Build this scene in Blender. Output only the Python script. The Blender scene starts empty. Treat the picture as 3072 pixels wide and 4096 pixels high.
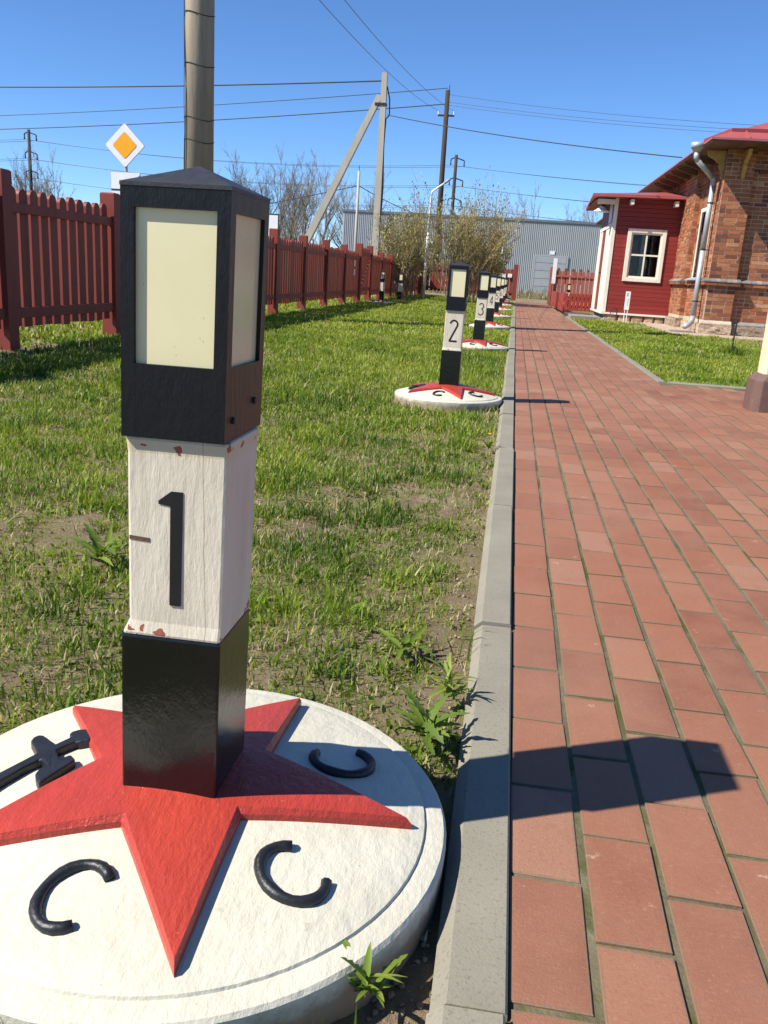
import bpy, bmesh, math, random
import numpy as np
from mathutils import Vector, Matrix

random.seed(7)
rng = np.random.default_rng(11)
scene = bpy.context.scene
col = scene.collection
R = math.radians

# ------------------------------------------------------------------ camera
CAM_H = 0.78
PITCH, YAW, ROLL, FOC = -0.2688325, -0.1300802, 0.0627231, 3456.67
cy_, sy_, cp_, sp_ = math.cos(YAW), math.sin(YAW), math.cos(PITCH), math.sin(PITCH)
FWD = Vector((sy_ * cp_, cy_ * cp_, sp_))
RGT = Vector((cy_, -sy_, 0))
UPV = RGT.cross(FWD)
c_, s_ = math.cos(ROLL), math.sin(ROLL)
CR = RGT * c_ + UPV * s_
CU = UPV * c_ - RGT * s_
cam = bpy.data.cameras.new('camera')
cam.sensor_fit = 'VERTICAL'
cam.sensor_height = 24.0
cam.lens = 24.0 * FOC / 4096.0
cam.clip_start = 0.05
cam.clip_end = 4000
camo = bpy.data.objects.new('camera', cam)
col.objects.link(camo)
camo.matrix_world = Matrix(((CR.x, CU.x, -FWD.x, 0), (CR.y, CU.y, -FWD.y, 0), (CR.z, CU.z, -FWD.z, CAM_H), (0, 0, 0, 1)))
scene.camera = camo

# ------------------------------------------------------------------ light
SUN = Vector((0.745, 0.40, -0.857)).normalized()      # direction the light travels
world = bpy.data.worlds.new('World')
scene.world = world
world.use_nodes = True
wn = world.node_tree.nodes
wl = world.node_tree.links
wn.clear()
sky = wn.new('ShaderNodeTexSky')
sky.sky_type = 'NISHITA'
sky.sun_disc = False
sky.sun_elevation = math.asin(-SUN.z)
sky.sun_rotation = math.atan2(-SUN.x, -SUN.y)
sky.altitude = 300
sky.air_density = 0.66
sky.dust_density = 0.0
sky.ozone_density = 7.5
bg = wn.new('ShaderNodeBackground')
bg.inputs['Strength'].default_value = 0.100
wo = wn.new('ShaderNodeOutputWorld')
hs = wn.new('ShaderNodeHueSaturation')
hs.inputs['Saturation'].default_value = 1.06
wl.new(sky.outputs[0], hs.inputs['Color'])
wl.new(hs.outputs[0], bg.inputs['Color'])
wl.new(bg.outputs[0], wo.inputs['Surface'])
sl = bpy.data.lights.new('sun', 'SUN')
sl.energy = 4.6
sl.angle = R(0.53)
sl.color = (1.0, 0.945, 0.84)
slo = bpy.data.objects.new('sun', sl)
col.objects.link(slo)
slo.rotation_euler = SUN.to_track_quat('-Z', 'Y').to_euler()
vs = scene.view_settings
vs.view_transform = 'Standard'
vs.look = 'None'
vs.gamma = 1.0
vs.exposure = 0.90

# ------------------------------------------------------------------ materials
def new_mat(name):
    m = bpy.data.materials.new(name)
    m.use_nodes = True
    nt = m.node_tree
    nt.nodes.clear()
    out = nt.nodes.new('ShaderNodeOutputMaterial')
    b = nt.nodes.new('ShaderNodeBsdfPrincipled')
    nt.links.new(b.outputs[0], out.inputs['Surface'])
    return m, nt, b, out

def nd(nt, t, **kw):
    n = nt.nodes.new(t)
    for k, v in kw.items():
        if k in ('inp',):
            for a, b_ in v.items():
                n.inputs[a].default_value = b_
        else:
            setattr(n, k, v)
    return n

def coords(nt, stretch=(1, 1, 1), rand=True):
    tc = nd(nt, 'ShaderNodeTexCoord')
    mp = nd(nt, 'ShaderNodeMapping')
    mp.inputs['Scale'].default_value = stretch
    nt.links.new(tc.outputs['Object'], mp.inputs['Vector'])
    if rand:
        oi = nd(nt, 'ShaderNodeObjectInfo')
        mu = nd(nt, 'ShaderNodeMath', operation='MULTIPLY')
        mu.inputs[1].default_value = 37.0
        nt.links.new(oi.outputs['Random'], mu.inputs[0])
        cb = nd(nt, 'ShaderNodeCombineXYZ')
        for i in range(3):
            nt.links.new(mu.outputs[0], cb.inputs[i])
        nt.links.new(cb.outputs[0], mp.inputs['Location'])
    return mp.outputs['Vector']

def noise(nt, vec, scale, detail=4, rough=0.6):
    n = nd(nt, 'ShaderNodeTexNoise')
    n.inputs['Scale'].default_value = scale
    n.inputs['Detail'].default_value = detail
    n.inputs['Roughness'].default_value = rough
    nt.links.new(vec, n.inputs['Vector'])
    return n.outputs['Fac']

def ramp(nt, fac, stops):
    r = nd(nt, 'ShaderNodeValToRGB')
    el = r.color_ramp.elements
    while len(el) < len(stops):
        el.new(0.5)
    for e, (p, c) in zip(el, stops):
        e.position = p
        e.color = (c[0], c[1], c[2], 1)
    nt.links.new(fac, r.inputs['Fac'])
    return r.outputs['Color']

def mix(nt, fac, a, b, mode='MIX'):
    m = nd(nt, 'ShaderNodeMix', data_type='RGBA', blend_type=mode)
    for sock, v in ((m.inputs['Factor'], fac), (m.inputs['A'], a), (m.inputs['B'], b)):
        if hasattr(v, 'is_output'):
            nt.links.new(v, sock)
        elif isinstance(v, (int, float)):
            sock.default_value = v
        else:
            sock.default_value = (v[0], v[1], v[2], 1)
    return m.outputs['Result']

def math_(nt, op, a, b=0.0, clamp=False):
    m = nd(nt, 'ShaderNodeMath', operation=op, use_clamp=clamp)
    for i, v in enumerate((a, b)):
        if hasattr(v, 'is_output'):
            nt.links.new(v, m.inputs[i])
        else:
            m.inputs[i].default_value = v
    return m.outputs[0]

def bump(nt, bsdf, h, strength, dist=0.01):
    bm = nd(nt, 'ShaderNodeBump')
    bm.inputs['Strength'].default_value = strength
    bm.inputs['Distance'].default_value = dist
    nt.links.new(h, bm.inputs['Height'])
    nt.links.new(bm.outputs[0], bsdf.inputs['Normal'])

def sc3(c, k):
    return tuple(min(1.0, x * k) for x in c)

def M(name, c, rough=0.7, var=0.2, scale=6, bs=0.3, bscale=60, bd=0.004, stretch=(1, 1, 1), spec=0.4, metal=0.0, dirt=None, attr=False):
    m, nt, b, out = new_mat(name)
    v = coords(nt, stretch)
    n1 = noise(nt, v, scale, 5, 0.65)
    cc = ramp(nt, n1, [(0.28, sc3(c, 1 - var)), (0.72, sc3(c, 1 + var))])
    n2 = noise(nt, v, bscale, 4, 0.7)
    if dirt:
        v2 = coords(nt, (1, 1, 1))
        nn = noise(nt, v2, dirt[1], 6, 0.7)
        f = ramp(nt, nn, [(dirt[2], (0, 0, 0)), (dirt[2] + dirt[3], (1, 1, 1))])
        cc = mix(nt, f, cc, dirt[0])
    if attr:
        a = nd(nt, 'ShaderNodeAttribute', attribute_name='tint')
        k = math_(nt, 'MULTIPLY_ADD', a.outputs['Fac'], 0.55)
        k.node.inputs[2].default_value = 0.72
        g = nd(nt, 'ShaderNodeCombineColor')
        for i in range(3):
            nt.links.new(k, g.inputs[i])
        cc = mix(nt, 1.0, cc, g.outputs[0], 'MULTIPLY')
    nt.links.new(cc, b.inputs['Base Color'])
    b.inputs['Roughness'].default_value = rough
    b.inputs['Specular IOR Level'].default_value = spec
    b.inputs['Metallic'].default_value = metal
    if bs:
        bump(nt, b, n2, bs, bd)
    return m

MT = {}
MT['black_paint'] = M('black_paint', (0.0055, 0.0055, 0.0075), 0.40, 0.25, 9, 0.6, 70, 0.003, (1, 1, 0.35), 0.32, dirt=((0.09, 0.085, 0.08), 240, 0.76, 0.03))
MT['gloss_black'] = M('gloss_black', (0.0045, 0.0045, 0.005), 0.19, 0.25, 12, 0.35, 90, 0.0025, (1, 1, 0.6), 0.6, dirt=((0.06, 0.055, 0.05), 190, 0.72, 0.04))
MT['black_relief'] = M('black_relief', (0.013, 0.014, 0.018), 0.42, 0.3, 30, 0.25, 120, 0.004, dirt=((0.16, 0.16, 0.16), 90, 0.68, 0.06))
MT['cap_black'] = M('cap_black', (0.028, 0.028, 0.032), 0.5, 0.3, 40, 0.4, 120, 0.002, spec=0.4)
MT['number_paint'] = M('number_paint', (0.012, 0.012, 0.014), 0.4, 0.2, 30, 0.2, 120, 0.001)
def pedestal_mat():
    m, nt, b, out = new_mat('pedestal_white')
    v = coords(nt)
    vb = coords(nt, (1, 0.45, 1))
    cc = ramp(nt, noise(nt, v, 5, 5, .65), [(0.3, (0.49, 0.465, 0.375)), (0.7, (0.565, 0.54, 0.445))])
    sc = ramp(nt, noise(nt, v, 24, 7, .72), [(0.63, (0, 0, 0)), (0.74, (0.6, 0.6, 0.6))])
    cc = mix(nt, sc, cc, (0.30, 0.27, 0.21))
    sp = ramp(nt, noise(nt, v, 130, 3, .6), [(0.70, (0, 0, 0)), (0.76, (0.7, 0.7, 0.7))])
    cc = mix(nt, sp, cc, (0.22, 0.20, 0.17))
    tc = nd(nt, 'ShaderNodeTexCoord')
    sx = nd(nt, 'ShaderNodeSeparateXYZ')
    nt.links.new(tc.outputs['Object'], sx.inputs[0])
    low = math_(nt, 'MULTIPLY', math_(nt, 'SUBTRACT', 0.040, sx.outputs['Z']), 16.0)
    lf = ramp(nt, math_(nt, 'ADD', low, math_(nt, 'MULTIPLY', noise(nt, v, 28, 6, .75), 0.9)), [(0.62, (0, 0, 0)), (0.95, (0.9, 0.9, 0.9))])
    cc = mix(nt, lf, cc, (0.26, 0.20, 0.14))
    nt.links.new(cc, b.inputs['Base Color'])
    b.inputs['Roughness'].default_value = 0.55
    b.inputs['Specular IOR Level'].default_value = 0.3
    hh = math_(nt, 'ADD', noise(nt, vb, 45, 5, .7), math_(nt, 'MULTIPLY', noise(nt, v, 12, 3, .6), 1.6))
    bump(nt, b, hh, 0.5, 0.006)
    return m
MT['pedestal_white'] = pedestal_mat()
MT['star_red'] = M('star_red', (0.36, 0.040, 0.026), 0.36, 0.16, 14, 0.55, 75, 0.006, (1, 0.4, 1), 0.4, dirt=((0.52, 0.19, 0.15), 95, 0.64, 0.12))

def post_white():
    m, nt, b, out = new_mat('post_cream_paint')
    v = coords(nt, (1, 1, 0.25))
    v2 = coords(nt)
    n1 = noise(nt, v, 18, 5, 0.65)
    cc = ramp(nt, n1, [(0.3, (0.52, 0.46, 0.36)), (0.72, (0.66, 0.60, 0.485))])
    tc = nd(nt, 'ShaderNodeTexCoord')
    sp = nd(nt, 'ShaderNodeSeparateXYZ')
    nt.links.new(tc.outputs['Object'], sp.inputs[0])
    z = sp.outputs['Z']
    # worn zones: the two chamfers and the arrises
    e1 = math_(nt, 'SUBTRACT', 1.0, math_(nt, 'MULTIPLY', math_(nt, 'ABSOLUTE', math_(nt, 'SUBTRACT', z, 0.571)), 55.0), True)
    e2 = math_(nt, 'SUBTRACT', 1.0, math_(nt, 'MULTIPLY', math_(nt, 'ABSOLUTE', math_(nt, 'SUBTRACT', z, 0.334)), 60.0), True)
    e = math_(nt, 'MAXIMUM', e1, e2)
    n2 = noise(nt, v2, 42, 3, 0.5)
    chip = math_(nt, 'GREATER_THAN', math_(nt, 'ADD', n2, math_(nt, 'MULTIPLY', e, 0.22)), 0.80)
    n3 = noise(nt, coords(nt, (1, 1, 0.12)), 70, 3, 0.5)
    crack = math_(nt, 'GREATER_THAN', n3, 0.715)
    xw = math_(nt, 'ADD', sp.outputs['X'], math_(nt, 'MULTIPLY', noise(nt, coords(nt, (0, 0, 1)), 14, 3, .6), 0.006))
    ln = math_(nt, 'LESS_THAN', math_(nt, 'ABSOLUTE', math_(nt, 'SUBTRACT', xw, 0.056)), 0.0006)
    crack = math_(nt, 'MAXIMUM', crack, ln)
    old = mix(nt, math_(nt, 'MULTIPLY', e1, 0.55), cc, (0.52, 0.42, 0.24))
    c2 = mix(nt, chip, old, (0.27, 0.075, 0.045))
    c3 = mix(nt, math_(nt, 'MULTIPLY', crack, 0.6), c2, (0.30, 0.17, 0.10))
    nt.links.new(c3, b.inputs['Base Color'])
    b.inputs['Roughness'].default_value = 0.5
    h = math_(nt, 'SUBTRACT', noise(nt, v, 60, 5, 0.7), math_(nt, 'MULTIPLY', chip, 0.8))
    bump(nt, b, h, 0.55, 0.004)
    return m
MT['post_white'] = post_white()

def pane_mat():
    m, nt, b, out = new_mat('lantern_pane')
    v = coords(nt)
    n1 = noise(nt, v, 5, 4, 0.6)
    cc = ramp(nt, n1, [(0.3, (0.76, 0.69, 0.42)), (0.75, (0.82, 0.77, 0.51))])
    spk = noise(nt, v, 130, 2, 0.5)
    cc = mix(nt, math_(nt, 'MULTIPLY', math_(nt, 'GREATER_THAN', spk, 0.74), 0.35), cc, (0.3, 0.25, 0.15))
    nt.links.new(cc, b.inputs['Base Color'])
    b.inputs['Roughness'].default_value = 0.14
    b.inputs['Specular IOR Level'].default_value = 0.5
    tr = nd(nt, 'ShaderNodeBsdfTranslucent')
    nt.links.new(cc, tr.inputs['Color'])
    mx = nd(nt, 'ShaderNodeMixShader')
    mx.inputs[0].default_value = 0.12
    nt.links.new(b.outputs[0], mx.inputs[1])
    nt.links.new(tr.outputs[0], mx.inputs[2])
    nt.links.new(mx.outputs[0], out.inputs['Surface'])
    return m
MT['pane'] = pane_mat()

def paver_mat():
    m, nt, b, out = new_mat('paver_red')
    tc = nd(nt, 'ShaderNodeNewGeometry')
    v = tc.outputs['Position']
    a = nd(nt, 'ShaderNodeAttribute', attribute_name='tint')
    n1 = noise(nt, v, 9, 5, 0.6)
    base = ramp(nt, a.outputs['Fac'], [(0.0, (0.150, 0.047, 0.024)), (0.35, (0.21, 0.071, 0.034)), (0.65, (0.25, 0.092, 0.045)), (0.88, (0.28, 0.122, 0.068)), (1.0, (0.29, 0.155, 0.10))])
    base = mix(nt, ramp(nt, n1, [(0.35, (0, 0, 0)), (0.75, (0.7, 0.7, 0.7))]), base, (0.285, 0.115, 0.060))
    mp = nd(nt, 'ShaderNodeMapping')
    mp.inputs['Scale'].default_value = (1, 5, 1)
    mp.inputs['Rotation'].default_value = (0, 0, R(6))
    nt.links.new(v, mp.inputs['Vector'])
    st = noise(nt, mp.outputs[0], 62, 6, 0.75)
    base = mix(nt, ramp(nt, st, [(0.54, (0, 0, 0)), (0.72, (0.5, 0.5, 0.5))]), base, (0.42, 0.24, 0.14))
    sp = noise(nt, v, 150, 5, 0.75)
    base = mix(nt, ramp(nt, sp, [(0.60, (0, 0, 0)), (0.72, (0.5, 0.5, 0.5))]), base, (0.52, 0.36, 0.24))
    base = mix(nt, ramp(nt, noise(nt, v, 180, 4, 0.7), [(0.30, (0.6, 0.6, 0.6)), (0.46, (0, 0, 0))]), base, (0.15, 0.055, 0.035))
    big = noise(nt, v, 0.9, 5, 0.65)
    base = mix(nt, ramp(nt, big, [(0.36, (0, 0, 0)), (0.72, (0.75, 0.75, 0.75))]), base, (0.305, 0.155, 0.098))
    sc = noise(nt, v, 13, 7, 0.7)
    base = mix(nt, ramp(nt, sc, [(0.645, (0, 0, 0)), (0.68, (0.6, 0.6, 0.6))]), base, (0.48, 0.32, 0.22))
    base = mix(nt, ramp(nt, noise(nt, v, 4.5, 6, 0.7), [(0.53, (0, 0, 0)), (0.66, (0.45, 0.45, 0.45))]), base, (0.19, 0.085, 0.055))
    ed = nd(nt, 'ShaderNodeAttribute', attribute_name='edge')
    en = math_(nt, 'ADD', math_(nt, 'MULTIPLY', ed.outputs['Fac'], 0.62), math_(nt, 'MULTIPLY', noise(nt, v, 85, 5, 0.75), 0.75))
    ef = ramp(nt, en, [(0.84, (0, 0, 0)), (1.0, (0.8, 0.8, 0.8))])
    base = mix(nt, ef, base, (0.165, 0.115, 0.070))
    nt.links.new(base, b.inputs['Base Color'])
    b.inputs['Roughness'].default_value = 0.68
    b.inputs['Specular IOR Level'].default_value = 0.45
    hh = math_(nt, 'SUBTRACT', noise(nt, v, 240, 5, 0.75), math_(nt, 'MULTIPLY', en, 0.6))
    bump(nt, b, hh, 0.5, 0.003)
    return m
MT['paver'] = paver_mat()

def brick_mat():
    m, nt, b, out = new_mat('old_brick')
    tc = nd(nt, 'ShaderNodeNewGeometry')
    v = tc.outputs['Position']
    a = nd(nt, 'ShaderNodeAttribute', attribute_name='tint')
    base = ramp(nt, a.outputs['Fac'], [(0.0, (0.11, 0.048, 0.034)), (0.22, (0.22, 0.072, 0.038)), (0.55, (0.335, 0.115, 0.050)), (0.85, (0.41, 0.165, 0.070)), (1.0, (0.46, 0.26, 0.14))])
    n1 = noise(nt, v, 14, 5, 0.65)
    base = mix(nt, ramp(nt, n1, [(0.45, (0, 0, 0)), (0.8, (0.55, 0.55, 0.55))]), base, (0.20, 0.085, 0.050))
    n3 = noise(nt, v, 1.2, 4, 0.6)
    base = mix(nt, ramp(nt, n3, [(0.5, (0, 0, 0)), (0.75, (0.4, 0.4, 0.4))]), base, (0.25, 0.15, 0.09))
    nt.links.new(base, b.inputs['Base Color'])
    b.inputs['Roughness'].default_value = 0.88
    b.inputs['Specular IOR Level'].default_value = 0.2
    bump(nt, b, noise(nt, v, 55, 4, 0.7), 0.6, 0.008)
    return m
MT['brick'] = brick_mat()

def grass_mat(name, stops, transl=0.42):
    m, nt, b, out = new_mat(name)
    a = nd(nt, 'ShaderNodeAttribute', attribute_name='tint')
    cc = ramp(nt, a.outputs['Fac'], stops)
    nt.links.new(cc, b.inputs['Base Color'])
    b.inputs['Roughness'].default_value = 0.5
    b.inputs['Specular IOR Level'].default_value = 0.3
    tr = nd(nt, 'ShaderNodeBsdfTranslucent')
    nt.links.new(mix(nt, 1.0, cc, (1.1, 1.15, 0.6), 'MULTIPLY'), tr.inputs['Color'])
    mx = nd(nt, 'ShaderNodeMixShader')
    mx.inputs[0].default_value = transl
    nt.links.new(b.outputs[0], mx.inputs[1])
    nt.links.new(tr.outputs[0], mx.inputs[2])
    nt.links.new(mx.outputs[0], out.inputs['Surface'])
    return m
MT['grass'] = grass_mat('grass_blade', [(0.0, (0.055, 0.11, 0.012)), (0.35, (0.14, 0.22, 0.016)), (0.65, (0.25, 0.325, 0.024)), (0.82, (0.38, 0.41, 0.06)), (0.90, (0.44, 0.37, 0.19)), (1.0, (0.56, 0.48, 0.30))])
MT['weed'] = grass_mat('weed_leaf', [(0.0, (0.07, 0.125, 0.02)), (0.6, (0.16, 0.23, 0.03)), (1.0, (0.31, 0.35, 0.06))], 0.3)
MT['bush_leaf'] = grass_mat('bush_leaf', [(0.0, (0.20, 0.21, 0.05)), (0.6, (0.34, 0.34, 0.08)), (1.0, (0.46, 0.43, 0.13))], 0.3)
MT['straw'] = grass_mat('straw', [(0.0, (0.20, 0.15, 0.08)), (0.6, (0.34, 0.27, 0.15)), (1.0, (0.20, 0.22, 0.06))], 0.2)
MT['petal'] = M('dandelion_yellow', (0.8, 0.55, 0.02), 0.6, 0.1, 20, 0)

def soil_mat():
    m, nt, b, out = new_mat('lawn_soil')
    tc = nd(nt, 'ShaderNodeNewGeometry')
    v = tc.outputs['Position']
    n1 = noise(nt, v, 6, 6, 0.7)
    base = ramp(nt, n1, [(0.3, (0.14, 0.10, 0.066)), (0.55, (0.235, 0.178, 0.118)), (0.8, (0.33, 0.26, 0.18))])
    n2 = noise(nt, v, 60, 4, 0.7)
    base = mix(nt, ramp(nt, n2, [(0.5, (0, 0, 0)), (0.7, (0.7, 0.7, 0.7))]), base, (0.20, 0.175, 0.09))
    n3 = noise(nt, v, 2.2, 5, 0.65)
    base = mix(nt, ramp(nt, n3, [(0.36, (0.55, 0.55, 0.55)), (0.58, (0, 0, 0))]), base, (0.15, 0.145, 0.05))
    nt.links.new(base, b.inputs['Base Color'])
    b.inputs['Roughness'].default_value = 0.95
    b.inputs['Specular IOR Level'].default_value = 0.1
    bump(nt, b, noise(nt, v, 90, 5, 0.75), 0.9, 0.012)
    return m
MT['soil'] = soil_mat()
MT['clod'] = M('soil_clod', (0.235, 0.175, 0.12), 0.95, 0.35, 20, 0.6, 120, 0.004, spec=0.1)
MT['terrain'] = M('terrain', (0.13, 0.135, 0.055), 0.95, 0.4, 0.4, 0.5, 8, 0.05, spec=0.1, dirt=((0.24, 0.20, 0.12), 0.25, 0.5, 0.2))
MT['asphalt'] = M('asphalt', (0.13, 0.125, 0.12), 0.9, 0.25, 1.5, 0.5, 120, 0.004, spec=0.2)
MT['dirt'] = M('dirt_track', (0.21, 0.18, 0.13), 0.95, 0.3, 1.2, 0.6, 30, 0.02, spec=0.1, dirt=((0.12, 0.14, 0.04), 2.0, 0.52, 0.1))
MT['joint'] = M('joint_sand', (0.135, 0.118, 0.075), 0.95, 0.4, 7, 0.8, 150, 0.004, spec=0.1, dirt=((0.075, 0.080, 0.025), 5, 0.5, 0.12))
MT['kerb'] = M('kerb_concrete', (0.225, 0.207, 0.163), 0.85, 0.16, 3, 0.45, 260, 0.002, spec=0.25, dirt=((0.135, 0.123, 0.10), 170, 0.54, 0.16))
MT['fence'] = M('fence_red_paint', (0.210, 0.039, 0.027), 0.55, 0.22, 5, 0.3, 70, 0.004, (1, 1, 0.12), 0.35)
MT['fence_new'] = M('box_red_paint', (0.30, 0.040, 0.032), 0.5, 0.2, 5, 0.3, 70, 0.004, (1, 1, 0.12), 0.35)
MT['fence_sunlit'] = M('fence_sunlit_red', (0.29, 0.085, 0.065), 0.65, 0.2, 5, 0.3, 70, 0.004, (1, 1, 0.12), 0.3)  # paler copy of the fence red, with sunlight put into the colour
MT['siding'] = M('siding_red_paint', (0.220, 0.028, 0.023), 0.5, 0.15, 4, 0.3, 60, 0.004, (0.15, 1, 1), 0.35)
MT['trim'] = M('trim_white_paint', (0.70, 0.66, 0.56), 0.5, 0.08, 6, 0.25, 60, 0.003, (1, 1, 0.3), 0.35)
MT['roof'] = M('roof_red_metal', (0.34, 0.085, 0.078), 0.36, 0.15, 2, 0.15, 12, 0.01, spec=0.5)
MT['lip'] = M('roof_dark_red_fold', (0.24, 0.032, 0.030), 0.4, 0.15, 3, 0.15, 20, 0.01, spec=0.5)
MT['soffit'] = M('soffit_brown_wood', (0.115, 0.060, 0.032), 0.7, 0.35, 3, 0.4, 30, 0.01, (1, 0.2, 1))
MT['ochre'] = M('ochre_wood', (0.40, 0.24, 0.07), 0.65, 0.25, 6, 0.3, 50, 0.005)
MT['mortar'] = M('mortar_tan', (0.47, 0.39, 0.30), 0.95, 0.25, 5, 0.6, 90, 0.006, spec=0.1)
MT['grey_brick'] = M('grey_capping', (0.20, 0.185, 0.17), 0.85, 0.3, 6, 0.5, 60, 0.008, spec=0.2, attr=True)
MT['stone'] = M('plinth_stone', (0.37, 0.275, 0.195), 0.92, 0.4, 7, 0.9, 22, 0.05, spec=0.15, attr=True)
MT['zinc'] = M('zinc_pipe', (0.36, 0.385, 0.40), 0.5, 0.12, 6, 0.1, 40, 0.003, spec=0.5, metal=0.25)
MT['iron'] = M('dark_iron', (0.02, 0.02, 0.02), 0.6, 0.3, 20, 0.2, 80)
MT['concrete_pole'] = M('pole_concrete', (0.40, 0.375, 0.32), 0.9, 0.15, 3, 0.4, 60, 0.006, (1, 1, 0.2), 0.2)
MT['old_pole'] = M('weathered_pole', (0.30, 0.255, 0.19), 0.85, 0.3, 4, 0.5, 40, 0.008, (1, 1, 0.12), 0.25)
MT['dark_pole'] = M('tarred_wood', (0.050, 0.040, 0.033), 0.85, 0.3, 4, 0.5, 40, 0.008, (1, 1, 0.12), 0.25)
MT['white_metal'] = M('white_enamel', (0.72, 0.73, 0.74), 0.45, 0.06, 5, 0.05, 60)
MT['sign_yellow'] = M('sign_yellow', (0.85, 0.36, 0.005), 0.4, 0.04, 5, 0)
MT['sign_edge'] = M('sign_edge', (0.35, 0.35, 0.35), 0.5, 0.1, 5, 0)
MT['cable'] = M('cable', (0.03, 0.032, 0.035), 0.6, 0.1, 5, 0)
MT['wire_blue'] = M('bare_wire', (0.07, 0.085, 0.10), 0.5, 0.1, 5, 0)
MT['clad'] = M('cladding_grey', (0.33, 0.345, 0.355), 0.45, 0.08, 1.5, 0.05, 20, 0.004, (1, 1, 0.2), 0.4)
MT['clad_roof'] = M('cladding_cap', (0.14, 0.15, 0.16), 0.5, 0.1, 2, 0)
MT['door_grey'] = M('warehouse_door', (0.30, 0.315, 0.335), 0.5, 0.1, 1, 0.1, 10)
MT['bark'] = M('bark', (0.14, 0.118, 0.095), 0.9, 0.3, 3, 0.5, 20, 0.02, spec=0.1)
MT['twig'] = M('twig', (0.25, 0.22, 0.18), 0.9, 0.25, 2, 0, spec=0.1)
MT['stem'] = M('bush_stem', (0.34, 0.25, 0.16), 0.85, 0.35, 3, 0.2, 40, spec=0.15)
MT['gravel'] = M('gravel_strip', (0.42, 0.33, 0.26), 0.95, 0.2, 5, 0.7, 120, 0.01, spec=0.1)
MT['col_base'] = M('brown_column_base', (0.125, 0.070, 0.058), 0.7, 0.25, 5, 0.4, 50, 0.006, dirt=((0.30, 0.24, 0.17), 9, 0.64, 0.06))
MT['cream'] = M('cream_column', (0.70, 0.56, 0.38), 0.6, 0.06, 4, 0.2, 60, 0.003)
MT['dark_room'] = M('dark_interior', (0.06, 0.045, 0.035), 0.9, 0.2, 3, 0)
MT['mat_dark'] = M('door_mat', (0.055, 0.04, 0.035), 0.95, 0.2, 10, 0.4, 100)

def glass_mat():
    m, nt, b, out = new_mat('window_glass')
    gl = nd(nt, 'ShaderNodeBsdfGlossy')
    gl.inputs['Roughness'].default_value = 0.02
    tr = nd(nt, 'ShaderNodeBsdfTransparent')
    fr = nd(nt, 'ShaderNodeFresnel')
    fr.inputs[0].default_value = 1.32
    mx = nd(nt, 'ShaderNodeMixShader')
    nt.links.new(fr.outputs[0], mx.inputs[0])
    nt.links.new(tr.outputs[0], mx.inputs[1])
    nt.links.new(gl.outputs[0], mx.inputs[2])
    nt.links.new(mx.outputs[0], out.inputs['Surface'])
    return m
MT['glass'] = glass_mat()

# ------------------------------------------------------------------ mesh helpers
class MB:
    def __init__(self):
        self.v, self.f, self.t = [], [], []
    def add(self, vs, fs, tint=None):
        o = len(self.v)
        self.v += [tuple(p) for p in vs]
        self.f += [tuple(i + o for i in f) for f in fs]
        self.t += [0.5 if tint is None else tint] * len(fs)
    def box(self, x0, x1, y0, y1, z0, z1, tint=None):
        vs = [(x, y, z) for z in (z0, z1) for y in (y0, y1) for x in (x0, x1)]
        self.add(vs, [(0, 2, 3, 1), (4, 5, 7, 6), (0, 1, 5, 4), (2, 6, 7, 3), (0, 4, 6, 2), (1, 3, 7, 5)], tint)
    def prism(self, poly, fn0, fn1, tint=None):
        n = len(poly)
        vs = [fn0(*p) for p in poly] + [fn1(*p) for p in poly]
        fs = [tuple(range(n))[::-1], tuple(range(n, 2 * n))]
        fs += [(i, (i + 1) % n, n + (i + 1) % n, n + i) for i in range(n)]
        self.add(vs, fs, tint)
    def tube(self, pts, r, n=8, cap=True, tint=None):
        pts = [Vector(p) for p in pts]
        rs = r if isinstance(r, (list, tuple)) else [r] * len(pts)
        vs, fs = [], []
        up = Vector((0, 0, 1))
        prev = None
        for i, p in enumerate(pts):
            d = (pts[min(i + 1, len(pts) - 1)] - pts[max(i - 1, 0)]).normalized()
            if prev is None:
                a = d.cross(up)
                if a.length < 1e-3:
                    a = d.cross(Vector((1, 0, 0)))
            else:
                a = prev - d * prev.dot(d)
            a.normalize()
            prev = a
            b = d.cross(a)
            for k in range(n):
                t = 2 * math.pi * k / n
                vs.append(p + (a * math.cos(t) + b * math.sin(t)) * rs[i])
        for i in range(len(pts) - 1):
            for k in range(n):
                k2 = (k + 1) % n
                fs.append((i * n + k, i * n + k2, (i + 1) * n + k2, (i + 1) * n + k))
        if cap:
            fs.append(tuple(range(n))[::-1])
            fs.append(tuple((len(pts) - 1) * n + k for k in range(n)))
        self.add(vs, fs, tint)
    def lathe(self, prof, n=48, tint=None):
        vs, fs = [], []
        for r, z in prof:
            for k in range(n):
                t = 2 * math.pi * k / n
                vs.append((r * math.cos(t), r * math.sin(t), z))
        for i in range(len(prof) - 1):
            for k in range(n):
                k2 = (k + 1) % n
                fs.append((i * n + k, i * n + k2, (i + 1) * n + k2, (i + 1) * n + k))
        fs.append(tuple(range(n))[::-1])
        fs.append(tuple((len(prof) - 1) * n + k for k in range(n)))
        self.add(vs, fs, tint)
    def mesh(self, name, mat, smooth=False, fix=True):
        me = bpy.data.meshes.new(name)
        me.from_pydata(self.v, [], self.f)
        if fix:
            bm = bmesh.new(); bm.from_mesh(me)
            bmesh.ops.recalc_face_normals(bm, faces=bm.faces)
            bm.to_mesh(me); bm.free()
        a = me.attributes.new('tint', 'FLOAT', 'FACE')
        a.data.foreach_set('value', self.t)
        me.materials.append(MT[mat])
        if smooth:
            me.polygons.foreach_set('use_smooth', [True] * len(me.polygons))
        return me
    def build(self, name, mat, parent=None, smooth=False, bevel=0, fix=True):
        return place(name, self.mesh(name, mat, smooth, fix), parent, bevel=bevel)

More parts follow.
